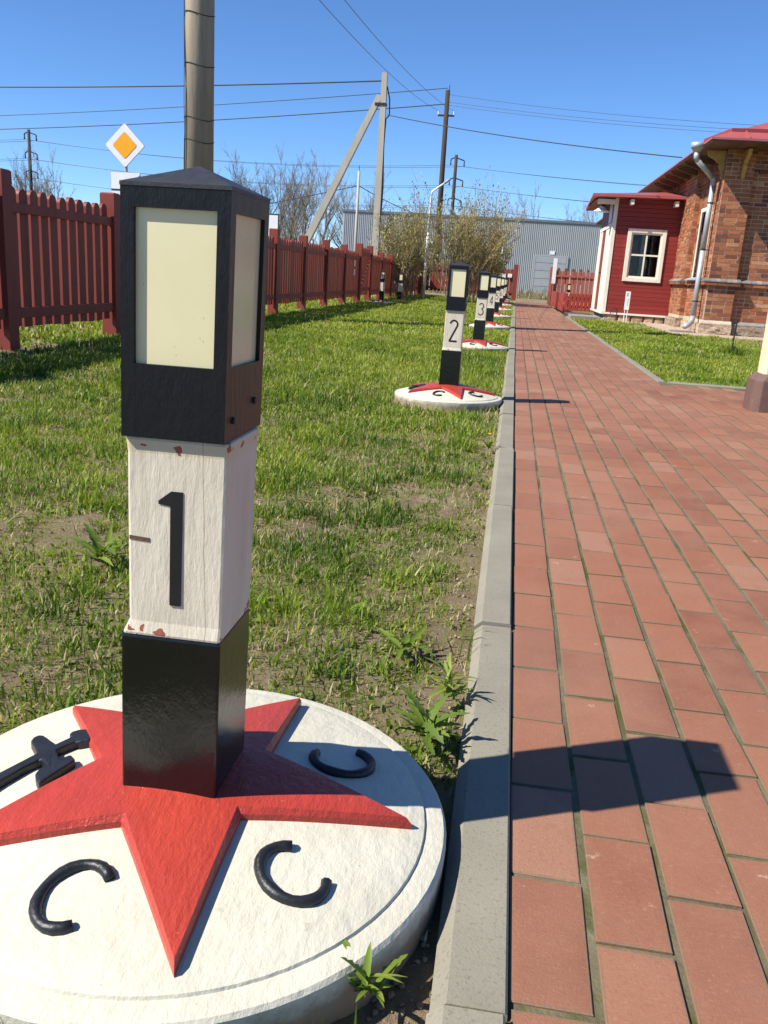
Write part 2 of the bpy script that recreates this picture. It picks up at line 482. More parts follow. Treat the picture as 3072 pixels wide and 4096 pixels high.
def place(name, me, parent=None, loc=(0, 0, 0), rz=0, bevel=0):
    o = bpy.data.objects.new(name, me)
    col.objects.link(o)
    o.location = loc
    o.rotation_euler = (0, 0, rz)
    if parent is not None:
        o.parent = parent
    if bevel:
        b = o.modifiers.new('bevel', 'BEVEL')
        b.width = bevel
        b.segments = 2
        b.limit_method = 'ANGLE'
        b.angle_limit = R(40)
    return o

def tag(o, label=None, cat=None, group=None, kind=None):
    if label: o['label'] = label
    if cat: o['category'] = cat
    if group: o['group'] = group
    if kind: o['kind'] = kind
    return o

def empty(name, loc=(0, 0, 0), rz=0):
    o = bpy.data.objects.new(name, None)
    col.objects.link(o)
    o.location = loc
    o.rotation_euler = (0, 0, rz)
    o.empty_display_size = 0.1
    return o

def copy_tree(o, parent=None):
    c = o.copy()
    col.objects.link(c)
    c.parent = parent
    for ch in [x for x in bpy.data.objects if x.parent == o and x != c]:
        copy_tree(ch, c)
    return c

def big_mesh(name, V, F, tint, mat, smooth=False):
    """numpy arrays: V (n,3), F (m,3 or 4), tint per face"""
    me = bpy.data.meshes.new(name)
    k = F.shape[1]
    me.vertices.add(len(V)); me.loops.add(F.size); me.polygons.add(len(F))
    me.vertices.foreach_set('co', np.ascontiguousarray(V, dtype=np.float32).ravel())
    me.loops.foreach_set('vertex_index', np.ascontiguousarray(F, dtype=np.int32).ravel())
    me.polygons.foreach_set('loop_start', np.arange(0, F.size, k, dtype=np.int32))
    me.update(calc_edges=True)
    a = me.attributes.new('tint', 'FLOAT', 'FACE')
    a.data.foreach_set('value', np.ascontiguousarray(tint, dtype=np.float32))
    me.materials.append(MT[mat])
    if smooth:
        me.polygons.foreach_set('use_smooth', np.ones(len(F), dtype=bool))
    return me

_lat = {}
def vnoise(x, y, s, seed=0):
    if seed not in _lat:
        _lat[seed] = np.random.default_rng(100 + seed).random((256, 256))
    L = _lat[seed]
    x = np.asarray(x) / s + 1000.0; y = np.asarray(y) / s + 1000.0
    xi = np.floor(x).astype(int); yi = np.floor(y).astype(int)
    fx = x - xi; fy = y - yi
    fx = fx * fx * (3 - 2 * fx); fy = fy * fy * (3 - 2 * fy)
    g = lambda a, b: L[a % 256, b % 256]
    return (g(xi, yi) * (1 - fx) + g(xi + 1, yi) * fx) * (1 - fy) + (g(xi, yi + 1) * (1 - fx) + g(xi + 1, yi + 1) * fx) * fy

def cam_uv(p):
    d = Vector(p) - Vector((0, 0, CAM_H))
    w = d.dot(FWD)
    return 1536 + FOC * d.dot(CR) / w, 2048 - FOC * d.dot(CU) / w, w

# ------------------------------------------------------------------ ground
KX0, KX1 = -0.020, 0.0655          # left kerb
PX0 = 0.0665                      # first paver column
PPX, PPY = 0.1045, 0.2238
PATH_X1 = 1.32
PLAZA_Y = 7.92
PATH_END = 37.7

g = MB()
g.add([(-1800, -60, -0.10), (1800, -60, -0.10), (1800, 2600, -0.10), (-1800, 2600, -0.10)], [(0, 1, 2, 3)])
tag(g.build('terrain', 'terrain'), 'rough olive grassland reaching to the horizon', None, kind='structure')

g = MB(); g.box(-15.5, -8.5, -30, 75, -0.2, -0.045)
tag(g.build('road', 'asphalt'), 'grey road behind the fence', None, kind='structure')
g = MB(); g.box(-12, 16, 38.6, 46.0, -0.2, -0.03)
tag(g.build('dirt_track', 'dirt'), 'bare dirt track beyond the open gate', None, kind='structure')

def ground_sheet(name, x0, x1, y0, y1, dx, dy0, grow, zf, label):
    ys = [y0]
    d = dy0
    while ys[-1] < y1:
        ys.append(ys[-1] + d); d = min(d * grow, 0.6)
    ys[-1] = y1
    xs = np.linspace(x0, x1, max(2, int((x1 - x0) / dx)))
    X, Y = np.meshgrid(xs, np.array(ys))
    Z = zf(X, Y)
    V = np.c_[X.ravel(), Y.ravel(), Z.ravel()]
    nx, ny = len(xs), len(ys)
    i = np.arange(nx * ny).reshape(ny, nx)
    F = np.c_[i[:-1, :-1].ravel(), i[:-1, 1:].ravel(), i[1:, 1:].ravel(), i[1:, :-1].ravel()]
    o = place(name, big_mesh(name, V, F, np.full(len(F), .5), 'soil', True))
    return tag(o, label, None, kind='structure')

def lawn_z(X, Y):
    z = -0.022 + 0.022 * (vnoise(X, Y, .35, 1) - .5) + 0.016 * (vnoise(X, Y, .08, 2) - .5) + 0.010 * (vnoise(X, Y, .03, 3) - .5)
    return np.minimum(z, -0.004)
ground_sheet('lawn', -8.4, KX0 + 0.004, -0.6, PATH_END + .8, 0.035, 0.022, 1.02, lawn_z, 'patchy lawn soil between the fence and the kerb')
ground_sheet('lawn', PATH_X1 + .07, 9.0, PLAZA_Y + .05, 21.9, 0.07, 0.05, 1.01, lawn_z, 'lawn soil between the path and the brick house')
g = MB(); g.box(3.0, 9.0, 17.3, 18.42, -0.09, 0.004)
g.box(2.3, 4.0, 18.42, 22.5, -0.09, 0.002)
tag(g.build('gravel_strip', 'gravel'), 'pale gravel strip along the house foot', None, kind='structure')

# path bed and pavers
path = MB()
path.box(KX1 - .006, PATH_X1 + .003, PLAZA_Y, PATH_END, -0.16, -0.0030)
path.box(KX1 - .006, 4.6, -1.2, PLAZA_Y - .0005, -0.16, -0.0030)
path_o = tag(path.build('path', 'joint'), 'red paved path and forecourt with sandy joints', None, kind='structure')

def paver_geo(w, l, h=0.05, c=0.0012, e=0.012):
    vs = []
    for i, z in ((0, -h), (0, -c), (c, 0), (c + e, 0)):
        a, b = w / 2 - i, l / 2 - i
        vs += [(-a, -b, z), (a, -b, z), (a, b, z), (-a, b, z)]
    fs = [(k * 4 + i, k * 4 + (i + 1) % 4, k * 4 + 4 + (i + 1) % 4, k * 4 + 4 + i) for k in range(3) for i in range(4)]
    fs.append((12, 13, 14, 15))
    return vs, fs
def edge_attr(me):
    n = len(me.vertices)
    a = me.attributes.new('edge', 'FLOAT', 'POINT')
    a.data.foreach_set('value', np.where(np.arange(n) % 16 < 12, 1.0, 0.0).astype(np.float32))
    return me
PW, PL = PPX - 0.0095, PPY - 0.0078
pav = []
ncol = int((4.5 - PX0) / PPX)
for c in range(ncol):
    x = PX0 + PPX * (c + .5)
    onpath = x < PATH_X1 - .02
    y = 0.807 + PPY / 2 + (PPY / 2 if c % 2 else 0) - 8 * PPY + random.uniform(-.006, .006)
    yend = PATH_END if onpath else PLAZA_Y
    while y + PL / 2 < yend + .02:
        ln = PL
        yy = y
        if y + PL / 2 > yend:
            ln = yend - (y - PL / 2) - .004; yy = y - (PL - ln) / 2
        if ln > .03:
            u, v, w = cam_uv((x, yy, 0))
            area = 0
            if w > .3 and -150 < u < 3222 and -150 < v < 4246:
                area = 1 / w ** 3
            pav.append((area, x + random.gauss(0, .0006), yy + random.gauss(0, .0012), ln, max(-.0007, min(.002, random.gauss(0.0003, .0008))), random.gauss(0, .004), min(1, max(0, random.gauss(.48, .30)))))
        y += PPY
pav.sort(key=lambda t: -t[0])
variants = []
for k in range(56):
    vs_, fs_ = paver_geo(PW, PL)
    jit = [(random.gauss(0, .0011), random.gauss(0, .0013)) for _ in range(4)]
    vs_ = [(p[0] + jit[i % 4][0], p[1] + jit[i % 4][1], p[2]) for i, p in enumerate(vs_)]
    b_ = MB(); b_.add(vs_, fs_, tint=(k % 14 + .5) / 14)
    variants.append(edge_attr(b_.mesh('paver', 'paver', fix=False)))
rest = MB()
cnt = 0
for a, x, y, ln, dz, rz, tn in pav:
    if cnt < 300 and a > 0 and abs(ln - PL) < 1e-4:
        o = place('paver', variants[min(13, int(tn * 14)) + 14 * random.randrange(4)], path_o, (x, y, dz), rz)
        o.rotation_euler = (random.gauss(0, .002), random.gauss(0, .004), rz)
        cnt += 1
    else:
        vs, fs = paver_geo(PW, ln)
        ca, sa = math.cos(rz), math.sin(rz)
        rest.add([(x + p[0] * ca - p[1] * sa, y + p[0] * sa + p[1] * ca, p[2] + dz) for p in vs], fs, tn)
pf = tag(rest.build('paver_field', 'paver', path_o, fix=False), kind='stuff')
edge_attr(pf.data)

# kerbs
def kerb_line(name, label, horizontal, a0, a1, c0, c1, step, off, cham=0.018, flip=1):
    k = MB()
    if horizontal: k.box(a0, a1, c0 + .01, c1 - .01, -.2, -.05)
    else: k.box(c0 + .01, c1 - .01, a0, a1, -.2, -.05)
    root = tag(k.build(name, 'joint'), label, None, kind='structure')
    p = a0 + off
    edges = [a0]
    while p < a1:
        if p > a0 + .1: edges.append(p)
        p += step
    edges.append(a1)
    for e0, e1 in zip(edges[:-1], edges[1:]):
        b_ = MB(); L = e1 - e0 - .008; w = c1 - c0
        prof = [(-w / 2, -.12), (w / 2, -.12), (w / 2, -.003), (w / 2 - .003, 0), (-w / 2 + cham, 0), (-w / 2, -cham * .9)]
        if flip < 0: prof = [(-q[0], q[1]) for q in prof]
        b_.prism(prof, lambda q, r_: (q, -L / 2, r_), lambda q, r_: (q, L / 2, r_))
        o = b_.build('kerb_stone', 'kerb', root)
        zz = .012 + random.gauss(0, .0022)
        if horizontal:
            o.location = ((e0 + e1) / 2, (c0 + c1) / 2, zz); o.rotation_euler = (0, 0, R(-90))
        else:
            o.location = ((c0 + c1) / 2 + random.gauss(0, .0022), (e0 + e1) / 2, zz); o.rotation_euler = (0, 0, random.gauss(0, .0012))
    return root
kerb_line('kerb', 'grey concrete kerb between the path and the lawn with the bollards', False, -1.44, PATH_END, KX0, KX1, 1.11, 1.11)
kerb_line('kerb', 'grey concrete kerb between the path and the house lawn', False, PLAZA_Y + .002, 23.0, PATH_X1 + .006, PATH_X1 + .078, 1.11, 1.0, .012, -1)
kerb_line('kerb', 'grey concrete kerb between the forecourt and the house lawn', True, PATH_X1 + .085, 8.5, PLAZA_Y + .003, PLAZA_Y + .07, 1.11, 1.0, .012, -1)
kerb_line('lawn_edging', 'pale concrete edging strip crossing the lawn before the shrubs', True, -3.3, KX0 - .004, 25.8, 26.0, 1.11, 1.0, .01, -1)

# ------------------------------------------------------------------ grass
def blades(X, Y, Z, Lm, W, tint, lean=0.7, curl=.5):
    n = len(X)
    a = rng.random(n) * 2 * np.pi
    ln = Lm * (0.5 + rng.random(n))
    tl = np.abs(rng.normal(0, lean, n)).clip(0, 1.35)
    d = np.c_[np.cos(a) * np.sin(tl), np.sin(a) * np.sin(tl), np.cos(tl)]
    t2 = (tl + curl * rng.random(n)).clip(0, 1.75)
    d2 = np.c_[np.cos(a) * np.sin(t2), np.sin(a) * np.sin(t2), np.cos(t2)]
    sa = a + np.pi / 2 + rng.normal(0, .5, n)
    s = np.c_[np.cos(sa), np.sin(sa), np.zeros(n)]
    P0 = np.c_[X, Y, Z - .004]
    P1 = P0 + d * (ln * .55)[:, None]
    P2 = P1 + d2 * (ln * .45)[:, None]
    w = (W * (.6 + .8 * rng.random(n)))[:, None]
    V = np.stack([P0 - s * w * .4, P0 + s * w * .4, P1 + s * w * .5, P1 - s * w * .5, P2], 1).reshape(-1, 3)
    b = np.arange(n) * 5
    F = np.concatenate([np.c_[b, b + 1, b + 2], np.c_[b, b + 2, b + 3], np.c_[b + 3, b + 2, b + 4]])
    return V, F, np.tile(tint, 3)

DISC_Y = [1.018 + 4.65 * k for k in range(9)]
SMALL = [(-3.62, 24.3), (-3.45, 26.9)]
def grass_field(name, label, boxes, holes=True, soil_edge=True):
    Vs, Fs, Ts = [], [], []
    off = 0
    for (x0, x1, y0, y1, dens, Lm, W, kind) in boxes:
        n = int((x1 - x0) * (y1 - y0) * dens)
        X = x0 + (x1 - x0) * rng.random(n); Y = y0 + (y1 - y0) * rng.random(n)
        clump = vnoise(X, Y, .055, 21)
        patch = .55 * vnoise(X, Y, .38, 22) + .45 * vnoise(X, Y, 1.2, 23)
        keep = patch * .9 + clump * .55
        thr = .50 + np.zeros(n)
        if soil_edge:
            thr += .42 * np.clip(1 - (-X) / (.10 + .16 * vnoise(X, Y, .5, 24)), 0, 1) * np.clip(1.5 - Y / 14, 0.15, 1)
            thr += .13 * np.clip(1.2 - Y / 7, 0, 1)
        thr -= .16 * np.clip((Y - 5) / 6, 0, 1)
        if kind == 'thatch': thr -= .22
        if kind == 'tall':
            keep = .6 * vnoise(X, Y, .16, 28) + .4 * vnoise(X, Y, .05, 29) - .5 * np.maximum(thr - .55, 0)
            thr = np.full(n, .60)
        if kind == 'leaf':
            keep = .7 * vnoise(X, Y, .20, 30) + .3 * vnoise(X, Y, .7, 34)
            thr = np.full(n, .55)
        k = keep > thr + rng.normal(0, .07, n)
        if holes:
            for dy in DISC_Y:
                k &= np.hypot(X + .385, Y - dy) > .366
            for sx, sy in SMALL:
                k &= np.hypot(X - sx, Y - sy) > .36
        k &= ~((Y > 25.78) & (Y < 26.02) & (X > -3.35) & (X < 0))
        X, Y = X[k], Y[k]; n = len(X)
        Z = lawn_z(X, Y)
        col_ = .42 + .45 * (vnoise(X, Y, .5, 25) - .5) + .25 * (vnoise(X, Y, .09, 26) - .5) + rng.normal(0, .16, n) + .16 * np.clip((Y - 4) / 9, 0, 1)
        col_ = np.clip(col_, 0.02, .84)
        dry = rng.random(n) < (.07 + .06 * np.clip(1 - Y / 6, 0, 1))
        if kind == 'thatch':
            dry = rng.random(n) < .72
        if kind in ('tall', 'leaf'):
            col_ = np.clip(col_ - .08 + .5 * (vnoise(X, Y, .3, 36) - .5), .02, .84); dry = rng.random(n) < .04
        col_ = np.where(dry, .86 + .14 * rng.random(n), col_)
        ll = Lm * (.55 + .75 * vnoise(X, Y, .22, 27))
        ln_, cu = {'thatch': (1.6, .2), 'tall': (.62, 1.1), 'leaf': (1.0, .5)}.get(kind, (.78, .8))
        V, F, T = blades(X, Y, Z, ll, np.full(n, W), col_, ln_, cu)
        Vs.append(V); Fs.append(F + off); Ts.append(T); off += len(V)
    o = place(name, big_mesh(name, np.concatenate(Vs), np.concatenate(Fs), np.concatenate(Ts), 'grass'))
    return tag(o, label, 'grass', kind='stuff')
E1 = KX0 - .003
grass_field('grass', 'short patchy green grass of the lawn around the bollards', [
    (-1.9, E1, .25, 2.6, 13000, .030, .0028, ''), (-2.7, E1, 2.6, 4.5, 11000, .034, .0034, ''), (-3.6, E1, 4.5, 7.5, 7200, .042, .005, ''),
    (-2.4, E1, .25, 4.5, 8000, .026, .0026, 'thatch'), (-4.0, E1, 4.5, 9, 3000, .04, .005, 'thatch'),
    (-2.4, E1, .25, 4.5, 10000, .056, .0036, 'tall'), (-3.9, E1, 4.5, 10, 4500, .07, .0055, 'tall'),
    (-2.6, E1, .25, 5.5, 5200, .019, .0090, 'leaf'), (-4.0, E1, 5.5, 12, 1500, .03, .014, 'leaf'),
    (-4.3, E1, 7.5, 12, 4300, .046, .0075, ''), (-4.4, E1, 12, 20, 2100, .052, .011, ''), (-4.6, E1, 20, 38, 1100, .065, .018, ''), (-8.2, -4.1, 4, 38, 420, .08, .02, '')])
grass_field('grass', 'short dense green grass of the lawn before the house', [
    (PATH_X1 + .09, 3.6, PLAZA_Y + .08, 12.5, 4600, .044, .0075, ''), (PATH_X1 + .09, 3.9, 12.5, 17.4, 2800, .05, .011, ''), (PATH_X1 + .09, 3.0, 17.4, 21.8, 1800, .06, .014, ''), (3.6, 8, PLAZA_Y + .08, 17.3, 500, .05, .012, ''), (PATH_X1 + .09, 3.6, PLAZA_Y + .08, 14, 1200, .03, .014, 'leaf')], False, False)

# soil clods beside the kerb
def clods(n):
    base = bmesh.new(); bmesh.ops.create_icosphere(base, subdivisions=1, radius=1)
    bv = np.array([v.co[:] for v in base.verts]); bf = np.array([[v.index for v in f.verts] for f in base.faces]); base.free()
    y = .25 + 7.5 * rng.random(n) ** 2; x = KX0 - .006 - np.abs(rng.normal(0, .07, n))
    k = np.hypot(x + .385, y - 1.018) > .36
    x, y = x[k], y[k]; n = len(x)
    s = .0012 + .0060 * rng.random(n) ** 4
    V = bv[None] * (.35 + 1.0 * rng.random((n, len(bv), 1))) * s[:, None, None] * np.array([1, 1, .7])
    V += np.c_[x, y, lawn_z(x, y) + s * .3][:, None]
    F = (bf[None] + (np.arange(n) * len(bv))[:, None, None]).reshape(-1, 3)
    return V.reshape(-1, 3), F
V, F = clods(3000)
tag(place('soil_clods', big_mesh('soil_clods', V, F, np.full(len(F), .5), 'clod')), 'loose brown soil crumbs along the kerb', 'soil', kind='stuff')

# weeds with toothed leaves
def leaf_mesh(L, W, tint, droop, teeth=4, tooth=.5):
    b_ = MB()
    n = teeth * 2 + 2
    top, bot = [], []
    for i in range(n + 1):
        t = i / n
        env = math.sin(math.pi * min(1, (t * .85 + .12))) ** .8
        wv = W * env * (1.0 if i % 2 else tooth) if 0 < i < n else W * .08
        x = L * t + (0.10 * L if i % 2 else 0) * -.35
        zc = L * (.42 * t - droop * t * t)
        top.append((x, wv, zc + wv * .35)); bot.append((x, -wv, zc + wv * .35))
    mid = [(L * i / n, 0, L * (.42 * i / n - droop * (i / n) ** 2)) for i in range(n + 1)]
    vs = top + mid + bot
    m = n + 1
    fs = []
    for i in range(n):
        fs += [(i, i + 1, m + i + 1, m + i), (m + i, m + i + 1, 2 * m + i + 1, 2 * m + i)]
    b_.add(vs, fs, tint)
    return b_.mesh('leaf', 'weed', True, False)
leaves = [leaf_mesh(.10, .013, .35, .35), leaf_mesh(.085, .011, .6, .2), leaf_mesh(.12, .015, .2, .5), leaf_mesh(.085, .0065, .72, .35, 4, .8), leaf_mesh(.058, .0062, .6, .2, 3, .85)]
def weed(label, loc, n, s, idx, flower=False):
    root = tag(empty('dandelion_plant', loc), label, 'weed')
    for i in range(n):
        o = place('leaf', random.choice([leaves[k] for k in idx]), root)
        o.rotation_euler = (random.gauss(0, .25), random.uniform(-.7, .12), 2.4 * i + random.uniform(-.3, .3))
        o.scale = (s * random.uniform(.7, 1.15),) * 3
        o.location = (random.gauss(0, .008) * s, random.gauss(0, .008) * s, .004 + .002 * i * s)
    if flower:
        f = MB(); f.tube([(0, 0, 0), (.003, .002, .05), (0, 0, .075)], .0016, 5); f.build('stalk', 'weed', root)
        h = MB()
        for k in range(18):
            a = k * 2.4; r = .013 * (.5 + .5 * (k / 18))
            h.add([(0, 0, .074), (r * math.cos(a - .18), r * math.sin(a - .18), .08), (r * math.cos(a + .18), r * math.sin(a + .18), .08)], [(0, 1, 2)])
        h.build('flower_head', 'petal', root, fix=False)
    return root
weed('small yellow green weed in soil at the disc edge by the kerb', (-.092, .782, -.004), 16, .72, (3, 4, 1))
weed('large toothed dandelion leaning over the kerb behind the white disc', (-.075, 1.345, -.004), 26, .72, (0, 2, 1))
weed('bright tufted weed at the kerb past the toothed dandelion', (-.050, 1.515, -.004), 34, .68, (3, 4))
weed('low dandelion rosette in soil beside the kerb stones', (-.16, 1.72, -.006), 9, .75, (0, 1))
weed('flowering dandelion with one yellow head beside the kerb', (-.055, 4.12, -.006), 8, .8, (0, 1), True)
weed('broad leaved dandelion clump in lawn left of the nearest bollard', (-1.02, 2.05, -.006), 12, 1.15, (0, 1, 3))

# ------------------------------------------------------------------ bollards
DR = 0.371
CX = -0.39
def dome(r):
    if r > .336: return .042
    t = r / .336
    return .048 + .050 * (1 - t ** 1.35)
def onface(b_, poly, y, t, lean):
    lx, ly = lean
    b_.prism(poly, lambda x, z: (x + lx * z, y + ly * z, z), lambda x, z: (x + lx * z, y - t + ly * z, z))

def stroke(pts, w):
    """flat ribbon polygon quads around a polyline"""
    out = []
    P = [Vector(p) for p in pts]
    Ls, Rs = [], []
    for i, p in enumerate(P):
        d = (P[min(i + 1, len(P) - 1)] - P[max(i - 1, 0)]).normalized()
        n = Vector((-d.y, d.x)) * w / 2
        Ls.append(p + n); Rs.append(p - n)
    return [( Ls[i], Ls[i + 1], Rs[i + 1], Rs[i]) for i in range(len(P) - 1)]
def arc(cx, cy, rx, ry, a0, a1, n=14):
    return [(cx + rx * math.cos(R(a0 + (a1 - a0) * i / n)), cy + ry * math.sin(R(a0 + (a1 - a0) * i / n))) for i in range(n + 1)]
# glyphs in a 1 wide x 2.6 high box, y up
GL = {
    2: [arc(.5, 2.1, .45, .48, 170, -35) + [(.08, .08)], [(.04, .08), (1.0, .08)]],
    3: [arc(.45, 1.95, .5, .58, 150, -80) , arc(.42, .72, .55, .66, 80, -155)],
    4: [[(.72, 0), (.72, 2.6)], [(.72, 2.55), (.05, .8)], [(.0, .78), (1.05, .78)]],
    5: [[(.95, 2.52), (.2, 2.52)], [(.22, 2.56), (.15, 1.45)], arc(.45, .85, .52, .78, 130, -150)],
    6: [arc(.5, .75, .45, .68, 0, 360, 20), arc(.95, .8, .9, 1.75, 175, 105)],
    7: [[(.0, 2.52), (1.0, 2.52)], [(.97, 2.55), (.3, 0)]],
    8: [arc(.5, .68, .48, .66, 0, 360, 20), arc(.5, 1.95, .40, .58, 0, 360, 20)],
    9: [arc(.5, 1.85, .45, .68, 0, 360, 20), arc(.05, 1.8, .9, 1.75, -5, -75)],
}
def digits(b_, n, yf, lean):
    k = .052
    for i, st in enumerate(GL[n]):
        for q in stroke([((p[0] - .5) * k, .385 + p[1] * k) for p in st], .0105):
            onface(b_, [tuple(p) for p in q], yf, .0011 + .0002 * i, lean)

def rbox(b_, hw0, hw1, z0, z1, lean, tint=None):
    lx, ly = lean
    vs = []
    for hw, z in ((hw0, z0), (hw1, z1)):
        for sx, sy in ((-1, -1), (1, -1), (1, 1), (-1, 1)):
            vs.append((sx * hw + lx * z, sy * hw + ly * z, z))
    b_.add(vs, [(3, 2, 1, 0), (4, 5, 6, 7), (0, 1, 5, 4), (1, 2, 6, 5), (2, 3, 7, 6), (3, 0, 4, 7)], tint)

EMB = [(-330, 960), (0, 800), (240, 700), (490, 590), (450, 470), (410, 370), (440, 320), (520, 290), (580, 310), (640, 370), (690, 430), (725, 490), (950, 395), (925, 340), (960, 305), (1060, 285), (1180, 295), (1240, 350), (1320, 430), (1180, 490), (1050, 500), (1020, 480), (900, 520), (750, 575), (770, 650), (800, 735), (900, 695), (950, 690), (1010, 770), (700, 945), (520, 1050), (480, 960), (470, 900), (510, 850), (615, 790), (570, 720), (540, 690), (330, 770), (0, 930), (-300, 1090)]
def emblem_poly():
    out = []
    for x, y in EMB:
        u, v = x * .3014, 2850 + y * .3014
        d = CR * ((u - 1536) / FOC) + CU * (-(v - 2048) / FOC) + FWD
        t = (.075 - CAM_H) / d.z
        out.append((d.x * t + .39, d.y * t - 1.018))
    return out
EP = emblem_poly()

def make_bollard(num, lean, name_loc, label, group, zs=1.0):
    root = tag(empty('lantern_bollard', name_loc), label, 'bollard', group)
    # pedestal
    p = MB()
    prof = [(DR - .004, -.06), (DR - .001, .033), (DR - .005, .0385), (.350, .0420), (.3400, .0425), (.3385, .0465), (.330, dome(.330))]
    prof += [(r, dome(r)) for r in np.linspace(.31, .02, 12)]
    p.lathe(prof, 72)
    ped = p.build('pedestal', 'pedestal_white', root, True)
    ped.data.set_sharp_from_angle(angle=R(22))
    if num != 1: ped.scale = (.955, .955, 1)
    # star
    s = MB()
    a0 = R(-71)
    out = []
    for k in range(5):
        for (r, da) in ((.322, 0), (.128, 36)):
            a = a0 + R(72 * k + da)
            out.append(Vector((r * math.cos(a), r * math.sin(a))))
    ring = []
    for i in range(10):
        for t in range(6):
            ring.append(out[i].lerp(out[(i + 1) % 10], t / 6))
    N = len(ring)
    levels = [(1.0, -.012), (0.995, .009), (.955, .0165)] + [(k, .0175) for k in (.8, .6, .4, .2)]
    vs = []
    for sc, dz in levels:
        for q in ring:
            w = q * sc
            if sc == .955:
                w = q * (1 - .0085 / max(q.length, .05))
            vs.append((w.x, w.y, dome(w.length) + dz))
    fs = []
    for l in range(len(levels) - 1):
        for i in range(N):
            j = (i + 1) % N
            fs.append((l * N + i, l * N + j, (l + 1) * N + j, (l + 1) * N + i))
    fs.append(tuple((len(levels) - 1) * N + i for i in range(N)))
    s.add(vs, fs)
    s.build('star', 'star_red', ped)
    # letters, tops towards the post
    for ang in (-101, -36, 31, 109):
        a = R(ang)
        er = Vector((math.cos(a), math.sin(a)))
        et = Vector((-er.y, er.x))
        c = er * .236
        l_ = MB()
        pts = []
        for i in range(19):
            t = R(48 + (312 - 48) * i / 18)
            q = c + et * (.038 * math.cos(t)) - er * (.045 * math.sin(t))
            pts.append((q.x, q.y, dome(q.length) + .003))
        rr = [.0072 + .0007 * math.sin(i * 1.3 + ang) for i in range(19)]
        l_.tube(pts, rr, 8)
        l_.build('letter', 'black_relief', ped, True)
    e = MB()
    e.prism(EP, lambda x, y: (x, y, dome(math.hypot(x, y)) - .01), lambda x, y: (x, y, dome(math.hypot(x, y)) + .014))
    e.build('emblem', 'black_relief', ped, bevel=.003)
    # post
    b_ = MB(); rbox(b_, .0640, .0640, .060, .328, lean)
    b_.build('post_foot', 'gloss_black', root, bevel=.003)
    w = MB()
    lx, ly = lean
    sdx = .0045 if num == 1 else 0.0
    lv = [(.0636, .3275), (.0590 + sdx * .25, .347), (.0590 + sdx * .5, .562), (.0615 + sdx * .3, .581)]
    vs = []
    for hw, z in lv:
        for sx, sy in ((-1, -1), (1, -1), (1, 1), (-1, 1)):
            vs.append((sx * hw + lx * z + (sdx if z > .33 else 0), sy * hw + ly * z, z))
    fs = [(3, 2, 1, 0), (12, 13, 14, 15)]
    for l in range(3):
        for i in range(4):
            j = (i + 1) % 4
            fs.append((l * 4 + i, l * 4 + j, l * 4 + 4 + j, l * 4 + 4 + i))
    w.add(vs, fs)
    post = w.build('post_shaft', 'post_white', root, bevel=.004)
    if num == 1:
        n_ = MB()
        onface(n_, [(x_ + sdx, z_) for x_, z_ in [(-.0065, .3725), (.0075, .3725), (.0085, .518), (-.0060, .518), (-.0215, .5055), (-.0215, .5015), (-.0068, .4995)]], -.0605, .0016, lean)
        n_.build('numeral', 'number_paint', post)
        n_ = MB()
        onface(n_, [(x_ + sdx, z_) for x_, z_ in [(-.0580, .4585), (-.0325, .4570), (-.0325, .4520), (-.0580, .4535)]], -.0605, .0010, lean)
        n_.build('sawn_notch', 'soffit', post)
    elif num:
        n_ = MB(); digits(n_, num, -.0590, lean)
        n_.build('numeral', 'number_paint', post, fix=True)
    # lantern head
    h = MB()
    kx, ky, hdx, hdy = .93, 1.10, .0020, .004
    hw, z0, z1, ow, o0, o1, dp = .0662, .5815, .857, .0500, .666, .8326, .0052
    for k in range(4):
        ca, sa = math.cos(k * math.pi / 2), math.sin(k * math.pi / 2)
        def tr(x, y, z):
            return ((x * ca - y * sa) * kx + hdx + lx * z, (x * sa + y * ca) * ky + hdy + ly * z, z)
        q = [tr(-hw, -hw, z0), tr(hw, -hw, z0), tr(hw, -hw, z1), tr(-hw, -hw, z1), tr(-ow, -hw, o0), tr(ow, -hw, o0), tr(ow, -hw, o1), tr(-ow, -hw, o1),
             tr(-ow, -hw + dp, o0), tr(ow, -hw + dp, o0), tr(ow, -hw + dp, o1), tr(-ow, -hw + dp, o1)]
        h.add(q, [(0, 1, 5, 4), (1, 2, 6, 5), (2, 3, 7, 6), (3, 0, 4, 7), (4, 5, 9, 8), (5, 6, 10, 9), (6, 7, 11, 10), (7, 4, 8, 11)])
    h.add([(sx * hw * kx + hdx + lx * z0, sy * hw * ky + hdy + ly * z0, z0) for sx, sy in ((-1, -1), (1, -1), (1, 1), (-1, 1))], [(3, 2, 1, 0)])
    head = h.build('lantern_frame', 'black_paint', root, fix=False)
    for k in range(4):
        ca, sa = math.cos(k * math.pi / 2), math.sin(k * math.pi / 2)
        pb = MB()
        vs = []
        for yy in (-hw + dp + .0005, -hw + dp + .004):
            for x, z in ((-ow - .003, o0 - .003), (ow + .003, o0 - .003), (ow + .003, o1 + .003), (-ow - .003, o1 + .003)):
                vs.append(((x * ca - yy * sa) * kx + hdx + lx * z, (x * sa + yy * ca) * ky + hdy + ly * z, z))
        pb.add(vs, [(0, 1, 2, 3), (7, 6, 5, 4), (0, 4, 5, 1), (1, 5, 6, 2), (2, 6, 7, 3), (3, 7, 4, 0)])
        pb.build('pane', 'pane', head)
    for yy, zz in ((-.040, .605), (.042, .618)):
        bb = MB()
        bb.tube([(hw * kx + hdx - .001 + lx * zz, yy + ly * zz, zz), (hw * kx + hdx + .003 + lx * zz, yy + ly * zz, zz)], .0042, 10)
        bb.build('bolt', 'iron', head)
    c = MB()
